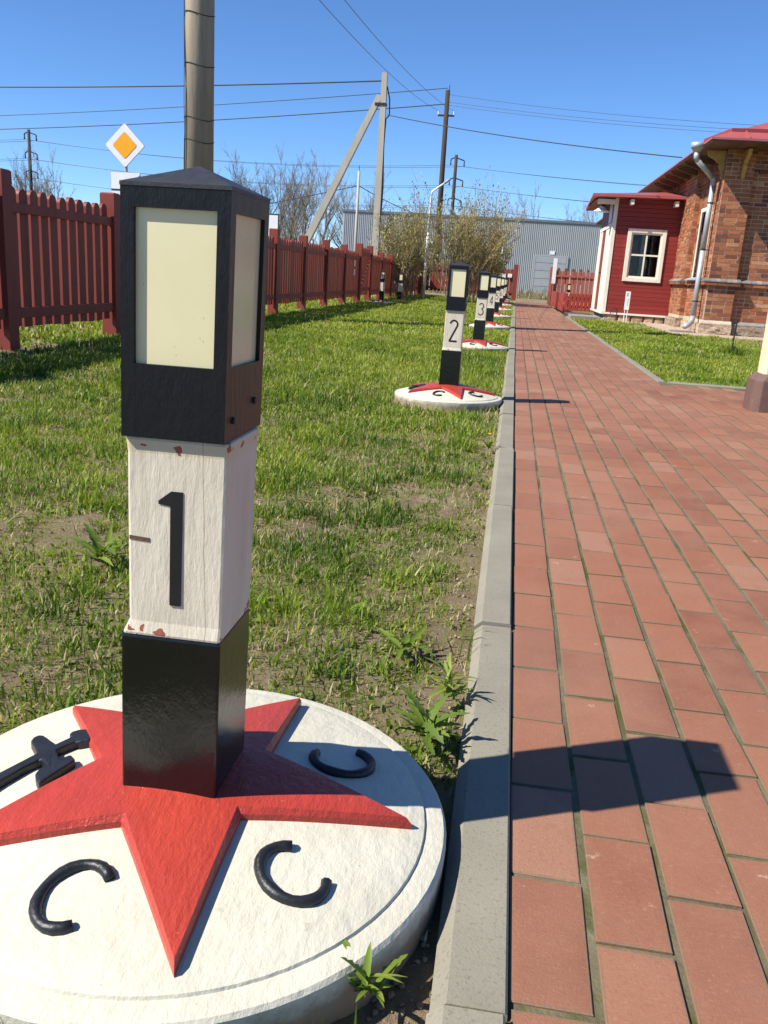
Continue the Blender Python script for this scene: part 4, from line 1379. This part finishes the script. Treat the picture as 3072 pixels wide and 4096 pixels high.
# information stand and iron hoop
inf = tag(empty('information_stand', (2.64, 21.6, -.02)), 'narrow white information stand on two legs before the porch', 'sign')
for x in (-.032, .032):
    b_ = MB(); b_.tube([(x, 0, -.05), (x, 0, .34)], .009, 8); b_.build('leg', 'white_metal', inf)
b_ = MB(); b_.box(-.055, .055, -.012, .012, .32, .74); b_.build('panel', 'white_metal', inf)
b_ = MB(); b_.box(.006, .02, -.0135, -.012, .40, .58); b_.build('print', 'sign_edge', inf)
b_ = MB(); b_.box(-.035, .01, -.0135, -.012, .63, .70); b_.build('print', 'sign_edge', inf)
hp = tag(empty('iron_hoop', (2.35, 21.7, -.02)), 'small black iron hoop set in the grass before the porch', 'hoop')
b_ = MB(); b_.tube([(-.05, 0, .2)] + [(-.05 + .075 * (1 - math.cos(R(a))), 0, .27 + .075 * math.sin(R(a))) for a in range(0, 181, 20)] + [(.09, 0, .1), (.06, 0, -.05)], .011, 8); b_.build('hoop', 'iron', hp)
b_ = MB(); b_.tube([(.0, 0, .2), (.02, 0, .29), (.055, 0, .30), (.085, 0, .22)], .006, 6); b_.build('scroll', 'iron', hp)
rd = tag(empty('iron_rod', (3.02, 12.6, -.02)), 'thin dark iron rod standing in the lawn before the house', 'rod')
b_ = MB(); b_.tube([(0, 0, -.1), (-.005, 0, .2), (.004, 0, .49)], .011, 8); b_.build('stake', 'iron', rd)
b_ = MB(); b_.tube([(.02, 0, -.1), (.022, 0, .13)], .018, 8); b_.build('sleeve', 'iron', rd)
# tuft round the rod
n = 260
X = 3.02 + rng.normal(0, .07, n); Y = 12.6 + rng.normal(0, .07, n)
V, F, T = blades(X, Y, lawn_z(X, Y), np.full(n, .12), np.full(n, .007), np.clip(rng.normal(.2, .12, n), 0, .6), .4, .5)
tag(place('grass_tuft', big_mesh('grass_tuft', V, F, T, 'grass')), 'tall grass tuft round the iron rod', 'grass', kind='stuff')
# forecourt column
cl = tag(empty('canopy_column', (1.86, 6.50, 0)), 'cream canopy column on a brown chamfered base', 'column')
def octo(h0, h1, z0, z1, ch=.05):
    vs = []
    for h, z in ((h0, z0), (h1, z1)):
        c = ch
        vs += [(-h + c, -h, z), (h - c, -h, z), (h, -h + c, z), (h, h - c, z), (h - c, h, z), (-h + c, h, z), (-h, h - c, z), (-h, -h + c, z)]
    fs = [tuple(range(8))[::-1], tuple(range(8, 16))] + [(i, (i + 1) % 8, 8 + (i + 1) % 8, 8 + i) for i in range(8)]
    return vs, fs
b_ = MB(); b_.add(*octo(.145, .142, -.02, .215)); b_.add(*octo(.142, .105, .2155, .262)); b_.build('base', 'col_base', cl, bevel=.004)
b_ = MB(); b_.add(*octo(.088, .088, .262, 3.0, .02)); b_.build('shaft', 'cream', cl)
b_ = MB(); b_.box(-.14, .14, -.14, .14, 3.001, 3.12); b_.build('capital', 'cream', cl)

# ------------------------------------------------------------------ white sign at the gateway
ws = tag(empty('gateway_sign', (1.40, 34.5, 0)), 'tall narrow white sign on two legs by the gateway', 'sign')
b_ = MB(); b_.box(-.07, .07, -.012, .012, .80, 1.72); b_.build('panel', 'white_metal', ws)
for x in (-.04, .04):
    b_ = MB(); b_.tube([(x, 0, -.1), (x, 0, .80)], .012, 6); b_.build('leg', 'iron', ws)
make_bollard(0, (0, 0), (1.95, 33.6, -.05), 'unnumbered lantern bollard behind the low red border', 'unnumbered lantern bollards by the fence')

# ------------------------------------------------------------------ warehouse
WY = 60.0
wh = tag(empty('warehouse', (2, WY, 0)), 'long grey corrugated metal warehouse beyond the fence', 'warehouse')
b_ = MB(); b_.box(-13.84, 20, .1, 22, -.3, 4.60); b_.build('core', 'clad_roof', wh)
def panel_mesh(w, z0, z1):
    b_ = MB()
    pts = []
    n = int(round(w / .125))
    for i in range(n):
        x = i * .125
        pts += [(x, 0.0), (x + .04, 0.0), (x + .055, -.032), (x + .10, -.032), (x + .115, 0.0)]
    pts.append((w, 0.0))
    vs = [(x, y, z0) for x, y in pts] + [(x, y, z1) for x, y in pts]
    m = len(pts)
    b_.add(vs, [(i, i + 1, m + i + 1, m + i) for i in range(m - 1)])
    return b_.mesh('cladding_panel', 'clad', fix=False)
PNL = panel_mesh(1.0, -.3, 4.68)
for k in range(33):
    place('cladding_panel', PNL, wh, (-13.84 + k, 0, 0))
SID = panel_mesh(11, -.3, 4.68)
o = place('cladding_panel', SID, wh, (-13.845, 11.02, 0), R(-90)); 
o = place('cladding_panel', SID, wh, (-13.845, 22.02, 0), R(-90))
b_ = MB(); b_.box(-13.95, 20.2, -.09, .3, 4.62, 4.76); b_.build('eave_flashing', 'clad_roof', wh)
dd = MB(); dd.box(-.87, 1.14, -.08, -.05, -.2, 2.50); wdr = dd.build('door', 'door_grey', wh)
for z in np.arange(.1, 2.4, .5):
    b_ = MB(); b_.box(-.85, 1.12, -.095, -.08, z, z + .44); b_.build('door_panel', 'door_grey', wdr)
b_ = MB(); b_.box(-.97, -.871, -.1, -.05, -.2, 2.58); b_.box(1.141, 1.24, -.1, -.05, -.2, 2.58); b_.box(-.87, 1.14, -.1, -.05, 2.501, 2.58); b_.build('door_frame', 'clad', wdr)
b_ = MB(); b_.box(.02, .32, -.08, -.05, 2.63, 2.86); b_.build('number_plate', 'white_metal', wh)
for x0, x1 in ((-4.15, -3.05), (-8.3, -7.2)):
    b_ = MB(); z0, z1 = 2.5, 3.06
    b_.box(x0, x0 + .08, -.1, -.05, z0, z1); b_.box(x1 - .08, x1, -.1, -.05, z0, z1); b_.box(x0 + .08, x1 - .08, -.1, -.05, z0, z0 + .08); b_.box(x0 + .08, x1 - .08, -.1, -.05, z1 - .06, z1); b_.box((x0 + x1) / 2 - .04, (x0 + x1) / 2 + .04, -.1, -.05, z0 + .08, z1 - .06)
    ww = b_.build('window', 'trim', wh)
    b_ = MB(); b_.box(x0 + .08, x1 - .08, -.07, -.049, z0 + .08, z1 - .06); b_.build('pane', 'dark_room', ww)

# dry brush before the warehouse
n = 9000
X = -6 + 16 * rng.random(n); Y = 46.5 + 9 * rng.random(n) ** 1.4
hgt = .18 + .55 * vnoise(X, Y, 1.6, 31) ** 2
V, F, T = blades(X, Y, np.full(n, -.09), hgt, np.full(n, .02), rng.random(n) ** 1.2, .7, .8)
tag(place('dry_brush', big_mesh('dry_brush', V, F, T, 'straw')), 'dry straw coloured brush and weeds before the warehouse', 'brush', kind='stuff')

# ------------------------------------------------------------------ branching plants
def seg_mesh(segs, mat, name, n=3, tint=None):
    P0 = np.array([s[0] for s in segs]); P1 = np.array([s[1] for s in segs])
    r0 = np.array([s[2] for s in segs]); r1 = np.array([s[3] for s in segs])
    d = P1 - P0; d /= np.linalg.norm(d, axis=1)[:, None] + 1e-9
    a = np.cross(d, np.array([.31, .87, .12])); a /= np.linalg.norm(a, axis=1)[:, None] + 1e-9
    b = np.cross(d, a)
    Vs = []
    for P, r in ((P0, r0), (P1, r1)):
        for k in range(n):
            t = 2 * np.pi * k / n
            Vs.append(P + (a * np.cos(t) + b * np.sin(t)) * r[:, None])
    V = np.stack(Vs, 1)
    m = len(segs)
    base = (np.arange(m) * 2 * n)[:, None]
    F = np.concatenate([base + np.array([[k, (k + 1) % n, n + (k + 1) % n, n + k]]) for k in range(n)])
    return big_mesh(name, V.reshape(-1, 3), F, np.full(len(F), .5), mat)

def rnd_perp(d, rs):
    v = Vector((rs.gauss(0, 1), rs.gauss(0, 1), rs.gauss(0, 1)))
    v -= d * v.dot(d)
    return v.normalized()

def grow(segs, p, d, L, r, lev, maxlev, rs, up=.12, ang=(.35, .75), kids=(3, 5), steps=4):
    q = p.copy()
    for i in range(steps):
        nd_ = (d + rnd_perp(d, rs) * .12 + Vector((0, 0, up))).normalized()
        e = q + nd_ * (L / steps)
        ra = r * (1 - .72 * i / steps); rb = r * (1 - .72 * (i + 1) / steps)
        segs[lev].append((tuple(q), tuple(e), ra, rb))
        if lev < maxlev and i >= (1 if lev == 0 else 0):
            for k in range(rs.randint(*kids) if lev else rs.randint(2, 4)):
                a = rs.uniform(*ang)
                cd = (nd_ * math.cos(a) + rnd_perp(nd_, rs) * math.sin(a)).normalized()
                f = (rs.uniform(.38, .62) if (lev or maxlev < 4) else rs.uniform(.45, .72)) * (1.0 - .25 * i / steps)
                grow(segs, q.lerp(e, rs.random()), cd, L * f, max(ra * .55, .013 if maxlev == 4 else .006), lev + 1, maxlev, rs, up, ang, kids, 3)
        q = e; d = nd_

def tree_proto(seed, H, tall):
    rs = random.Random(seed)
    segs = [[] for _ in range(6)]
    grow(segs, Vector((0, 0, -.3)), Vector((rs.gauss(0, .03), rs.gauss(0, .03), 1)), H * .80, H * .018, 0, 4, rs, .09 if not tall else .14, (.35, .75) if not tall else (.28, .55), (1, 2), 7)
    tr = seg_mesh(segs[0] + segs[1], 'bark', 'trunk', 5)
    cr = seg_mesh([s for l in segs[2:] for s in l], 'twig', 'crown', 3)
    return tr, cr
PROT = [tree_proto(s, 10.0, t) for s, t in ((1, False), (2, True), (5, False), (8, True))]
def pix(u, v, Y):
    d = CR * ((u - 1536) / FOC) + CU * (-(v - 2048) / FOC) + FWD
    t = Y / d.y
    return Vector((0, 0, CAM_H)) + d * t
def tree(label, u, v, Y, k, group, rot):
    p = pix(u, v, Y)
    root = tag(empty('bare_tree', (p.x, Y, -.1), rot), label, 'tree', group)
    s = p.z / 10.4
    for nm, me in zip(('trunk', 'crown'), PROT[k]):
        o = place(nm, me, root)
    root.scale = (s, s, s)
G1 = 'bare spring trees beyond the road'
z8 = lambda x, y: (800 + x * .422, 550 + y * .422)
L1 = 'leafless tree in the row between the old pole and the warehouse'
for i, (x, y, Y) in enumerate([(300, 400, 112), (425, 325, 104), (560, 350, 110), (690, 312, 100), (800, 320, 96), (905, 420, 116), (1030, 345, 94), (1180, 372, 92), (1430, 415, 98), (1610, 465, 106), (-60, 400, 118), (170, 330, 122)]):
    tree(L1, *z8(x, y), Y, i % 4, G1, i * 1.9)
z3 = lambda x, y: (x * .3843, 600 + y * .3843)
for i, (x, y, Y) in enumerate([(265, 140, 96), (430, 265, 118), (640, 240, 108), (540, 320, 125), (90, 360, 120)]):
    tree('leafless tree above the fence near the twin armed power pole', *z3(x, y), Y, (i + 1) % 4, G1, i * 1.3)
for i, (x, y, Y) in enumerate([(1128, 445, 135), (1168, 447, 128), (1252, 462, 140), (1292, 458, 132)]):
    tree('leafless tree rising behind the warehouse roof', x * 1.8517, y * 1.8517, Y, (i + 2) % 4, 'bare trees behind the warehouse', i * 2.3)
# low scrub line on the horizon
n = 18000
X = -120 + 230 * rng.random(n); Y = 118 + 30 * rng.random(n)
V, F, T = blades(X, Y, np.zeros(n) - .2, .6 + 3.2 * vnoise(X, Y, 9, 33) ** 1.5, np.full(n, .10), rng.random(n), .35, .4)
tag(place('distant_scrub', big_mesh('distant_scrub', V, F, T, 'straw')), 'distant brownish scrub along the horizon', 'scrub', kind='stuff')

# shrubs
def shrub(label, loc, W, H, seed, nst):
    rs = random.Random(seed)
    segs = [[] for _ in range(5)]
    for k in range(nst):
        a = rs.uniform(0, 2 * math.pi); rr = .32 * math.sqrt(rs.random())
        sp_ = rs.uniform(.0, .36) * W
        p = Vector((rr * math.cos(a) * 1.6, rr * math.sin(a), -.05))
        d = Vector((sp_ * math.cos(a) * 1.1, sp_ * math.sin(a) * .8, 1)).normalized()
        grow(segs, p, d, H * rs.uniform(.72, 1.0), rs.uniform(.010, .019), 0, 2, rs, .045, (.22, .5), (1, 1), 6)
    root = tag(empty('shrub', loc), label, 'shrub', 'shrubs before the far fence')
    place('trunk', seg_mesh(segs[0], 'stem', 'trunk', 5), root)
    place('crown', seg_mesh(segs[1] + segs[2], 'stem', 'crown', 3), root)
    P = np.array([s[1] for s in segs[1] + segs[2]])
    P = P[P[:, 2] > .42 * H]
    reps = max(1, int(6000 / len(P)))
    P = np.repeat(P, reps, 0) + rng.normal(0, .045, (len(P) * reps, 3))
    m = len(P)
    V, F, T = blades(P[:, 0], P[:, 1], P[:, 2], np.full(m, .060), np.full(m, .030), rng.random(m), .6, .5)
    tag(place('leaves', big_mesh('leaves', V, F, T, 'bush_leaf'), root), kind='stuff')
shrub('budding many stemmed shrub left of the white lamp post', (-3.72, 30.0, -.02), .72, 2.45, 3, 28)
shrub('small budding shrub in the fence corner', (-3.95 + .1, 33.2, -.02), .5, 1.9, 9, 9)
shrub('tall budding shrub right of the white lamp post', (-1.72, 29.8, -.02), 1.05, 2.85, 4, 34)
shrub('budding shrub close to the gateway fence', (-1.05, 32.0, -.02), .7, 1.9, 6, 9)
nst = 40

# ------------------------------------------------------------------ poles, wires, road signs
def pole(name, label, loc, parts):
    root = tag(empty(name, loc), label, 'pole')
    for nm, mat, b_ in parts:
        b_.build(nm, mat, root, True if nm in ('shaft',) else False)
    return root
NPX, NPY = -4.75, 13.0
a = MB(); a.tube([(0, 0, -.2), (.01, 0, 9)], [.212, .195], 24)
npole = pole('utility_pole', 'thick weathered round utility pole rising behind bollard number one', (NPX, NPY, 0), [('shaft', 'old_pole', a)])
for z in (2.45, 2.75, 3.45, 4.1):
    b_ = MB(); b_.tube([(.212 * math.cos(t), .212 * math.sin(t), z + .03 * math.sin(2 * t)) for t in np.linspace(math.pi * .9, 2.2 * math.pi, 14)], .006, 5); b_.build('wire_band', 'iron', npole)
for k, xo in enumerate((-.205, -.165, -.15)):
    b_ = MB(); b_.tube([(xo + .025 * math.sin(z * 2.2 + k), -math.sqrt(max(.0, .212 ** 2 - (xo + .025 * math.sin(z * 2.2 + k)) ** 2)), z) for z in np.linspace(.5, 6, 30)], .0045, 5); b_.build('cable', 'iron', npole)

CPX, CPY = -4.78, 30.0
a = MB()
vs = []
for hw, z in ((.125, -.2), (.085, 6.95)):
    vs += [(-hw, -hw, z), (hw, -hw, z), (hw, hw, z), (-hw, hw, z)]
a.add(vs, [(4, 5, 6, 7), (0, 1, 5, 4), (1, 2, 6, 5), (2, 3, 7, 6), (3, 0, 4, 7)])
b_ = MB()
p0, p1 = Vector((-3.20, 0, 0.0)), Vector((-.12, 0, 6.28))
d = (p1 - p0).normalized(); nrm = Vector((d.z, 0, -d.x))
vs = []
for p, hw in ((p0, .125), (p1, .09)):
    for s1, s2 in ((-1, -1), (1, -1), (1, 1), (-1, 1)):
        vs.append(p + nrm * hw * s1 + Vector((0, hw * s2, 0)))
b_.add(vs, [(4, 5, 6, 7), (0, 1, 5, 4), (1, 2, 6, 5), (2, 3, 7, 6), (3, 0, 4, 7)])
cl_ = MB(); cl_.box(-.26, .11, -.11, .11, 5.98, 6.06)
cpole = pole('utility_pole', 'pale concrete utility pole with a slanting strut', (CPX, CPY, 0), [('mast', 'concrete_pole', a), ('strut', 'concrete_pole', b_), ('clamp', 'iron', cl_)])
b_ = MB(); b_.tube([(.145 - .005 * z + .02 * math.sin(z * 2.3), -.05, z) for z in np.linspace(.5, 5.6, 26)] + [(.22, 0, 5.7), (.20, 0, 6.2), (.10, 0, 6.55), (.0, 0, 6.62)], .022, 6); b_.build('cable', 'iron', cpole)

DPX, DPY = -4.36, 48.0
a = MB(); a.tube([(.04, 0, -.2), (0, 0, 9.95)], [.16, .115], 12)
b_ = MB(); b_.box(-.42, .42, -.05, .05, 8.72, 8.80)
c = MB()
for x in (-.40, .40): c.tube([(x, 0, 8.8), (x, 0, 8.98)], .035, 6)
e_ = MB(); e_.tube([(.06, 0, 9.7), (.08, 0, 10.2)], .02, 6)
pole('utility_pole', 'tall dark wooden utility pole with a short crossarm', (DPX, DPY, 0), [('shaft', 'dark_pole', a), ('crossarm', 'dark_pole', b_), ('insulator', 'white_metal', c), ('spike', 'iron', e_)])

def hvpole(label, x, y, H):
    a = MB(); a.tube([(0, 0, -.2), (0, 0, H)], [.22, .17], 8)
    root = pole('power_pole', label, (x, y, 0), [('shaft', 'dark_pole', a)])
    for k, z in enumerate((H - .3, H - 2.35, H - 4.4)):
        b_ = MB(); b_.tube([(-.55, 0, z - .15), (-.1, 0, z + .05), (.9, 0, z - .25)], .07, 6); b_.build('crossarm', 'dark_pole', root)
        for x_ in (-.55, .9):
            b_ = MB(); zt = z - (.15 if x_ < 0 else .25); b_.tube([(x_, 0, zt), (x_, 0, zt - .15), (x_, 0, zt - .18), (x_, 0, zt - .6)], [.04, .1, .05, .1], 6); b_.build('insulator', 'iron', root)
    return root
hvL, hvR = (-56.9, 100.0, 14.2), (-7.65, 100.0, 13.55)
hvpole('distant power pole with three arms above the picket fence', *hvL)
hvpole('distant power pole with three arms behind the warehouse', *hvR)

a = MB(); a.tube([(0, 0, -.1), (.0, 0, 5.05)], [.07, .055], 8)
b_ = MB(); b_.tube([(0, 0, 5.05), (0, 0, 5.28)], .015, 5)
pole('slim_post', 'slim brown and white post before the warehouse corner', (-7.28, 40, 0), [('shaft', 'concrete_pole', a), ('spike', 'iron', b_)])
a = MB(); a.tube([(-.01, 0, -.1), (0, 0, 2.3)], .055, 10)
a2 = MB(); a2.tube([(0, 0, 2.28), (.01, 0, 3.0), (.03, 0, 3.66), (.035, 0, 3.70), (.06, 0, 3.73), (.28, 0, 3.90), (.50, 0, 4.06)], .032, 8)
a3 = MB(); a3.tube([(.46, 0, 4.03), (.66, 0, 4.18)], [.05, .04], 8)
lp_ = tag(empty('street_lamp', (-3.34, 33.0, 0)), 'slender white street lamp with angled arm among the shrubs', 'lamp post')
a.build('mast', 'white_metal', lp_, True); a2.build('arm', 'white_metal', lp_, True); a3.build('lamp_head', 'sign_edge', lp_, True)

def wire(label, p0, p1, sag, r, mat, group=None, n=24):
    p0, p1 = Vector(p0), Vector(p1)
    pts = [p0.lerp(p1, i / n) - Vector((0, 0, sag * 4 * (i / n) * (1 - i / n))) - p0 for i in range(n + 1)]
    b_ = MB(); b_.tube(pts, r, 5)
    o = b_.build('overhead_wire', mat)
    o.location = p0
    return tag(o, label, 'wire', group)
D_ = 1.8517
def far_left(x, y, Y, ext=-260):
    return pix(ext * D_, y * D_, Y)
wire('thick black cable ending at the concrete pole top', pix(-300 * D_, 184 * D_, 34), (CPX - .05, CPY, 6.72), .12, .024, 'cable')
wire('twisted cable ending at the dark pole spike', pix(-300 * D_, 258 * D_, 56), (DPX, DPY, 10.05), .25, .020, 'cable')
wire('twisted cable ending below the dark pole top', pix(-300 * D_, 284 * D_, 56), (DPX - .1, DPY, 9.3), .30, .027, 'cable')
wire('cable running from the concrete pole to the brick house', (CPX + .15, CPY, 5.72), (3.26, 20.6, 3.56), .10, .013, 'cable')
WG = 'bare wires from the dark pole to the house'
for k, (z, dz) in enumerate(((9.75, 0), (9.4, .0), (9.25, -.25))):
    wire('thin bare wire from the dark pole running over the house', (DPX + .1, DPY, z), pix(1900 * D_, (283 + 9 * k) * D_, 40), .25, .010, 'wire_blue', WG)
WG = 'bare wires overhead from behind the camera'
wire('thin wire falling steeply to the crossarm left end', pix(560 * D_, -150 * D_, 16), (DPX - .40, DPY, 8.98), .35, .008, 'wire_blue', WG)
wire('thin wire falling steeply to the dark pole top', pix(610 * D_, -170 * D_, 16), (DPX + .40, DPY, 8.98), .35, .008, 'wire_blue', WG)
WG = 'high voltage wires between the distant poles'
for k in range(3):
    for x_ in (-.55, .9):
        z0, z1 = hvL[2] - .3 - 2.05 * k - (.75 if x_ < 0 else .85), hvR[2] - .3 - 2.05 * k - (.75 if x_ < 0 else .85)
        lab = 'high voltage wire between the two distant power poles'
        wire(lab, (hvL[0] + x_, hvL[1], z0), (hvR[0] + x_, hvR[1], z1), 1.0, .020, 'wire_blue', WG)
        wire('high voltage wire leaving the distant pole towards the house', (hvR[0] + x_, hvR[1], z1), (50 + x_, 92, z1 - .8), 1.2, .020, 'wire_blue', 'high voltage wires right of the distant pole')
        wire('high voltage wire leaving the fence side power pole outward', (hvL[0] + x_, hvL[1], z0), (-110 + x_, 104, z0 + .3), 1.0, .020, 'wire_blue', 'high voltage wires left of the distant pole')
wire('cable from the slim post towards the old pole', (-7.28, 40, 4.45), pix(380 * D_, 470 * D_, 44), .1, .018, 'cable')
wire('cable from the slim post towards the shrubs', (-7.28, 40, 4.45), (-4.36, 47.8, 3.6), .15, .018, 'cable')

# priority road sign
SGX, SGY, SGZ = -9.06, 20.0, 3.22
sg = tag(empty('priority_road_sign', (SGX, SGY, 0)), 'yellow and white diamond priority road sign with a plate below', 'sign')
def diamond(r, y0, y1, mat, name, rd=.04):
    pts = []
    for k in range(4):
        a = R(90 * k)
        c0 = Vector((math.cos(a), math.sin(a))) * r
        for j in (-1, 1):
            nx_ = Vector((math.cos(a + j * math.pi / 2), math.sin(a + j * math.pi / 2))) * r
            pts.append(c0.lerp(nx_, rd))
    b_ = MB(); b_.prism([tuple(p) for p in pts], lambda x, z: (x, y0, SGZ + z), lambda x, z: (x, y1, SGZ + z)); b_.build(name, mat, sg)
diamond(.482, .0, .012, 'sign_edge', 'sign_edge')
diamond(.470, -.004, .0, 'white_metal', 'sign_face')
diamond(.300, -.007, -.0045, 'sign_edge', 'sign_border', .08)
diamond(.288, -.010, -.0075, 'sign_yellow', 'yellow_diamond', .08)
b_ = MB(); b_.tube([(0, .05, -.1), (0, .05, SGZ + .1)], .035, 8); b_.build('sign_post', 'sign_edge', sg)
b_ = MB(); b_.box(-.36, .36, .0, .012, 1.96, 2.655); b_.build('plate_edge', 'sign_edge', sg)
b_ = MB(); b_.box(-.348, .348, -.004, -.0005, 1.972, 2.643); b_.build('direction_plate', 'white_metal', sg)
b_ = MB(); b_.box(-.345, .345, -.008, -.0045, 2.245, 2.285); b_.build('direction_line', 'cable', sg)
b_ = MB(); b_.prism([(.05, 2.2855), (.28, 2.52), (.345, 2.60), (.345, 2.55), (.12, 2.2855)], lambda x, z: (x, -.0045, z), lambda x, z: (x, -.008, z)); b_.build('direction_line', 'cable', sg)
p = pix(1066, 905, 26)
s2 = tag(empty('road_sign', (p.x, 26, 0)), 'white road sign plate with dark rim above the fence', 'sign')
b_ = MB(); b_.box(-.38, .38, 0, .012, p.z - .02 - .4, p.z + .36); b_.build('sign_edge', 'cable', s2)
b_ = MB(); b_.box(-.34, .34, -.004, -.0005, p.z - .38, p.z + .32); b_.build('sign_face', 'white_metal', s2)
b_ = MB(); b_.tube([(0, .05, -.1), (0, .05, p.z + .2)], .035, 8); b_.build('sign_post', 'sign_edge', s2)
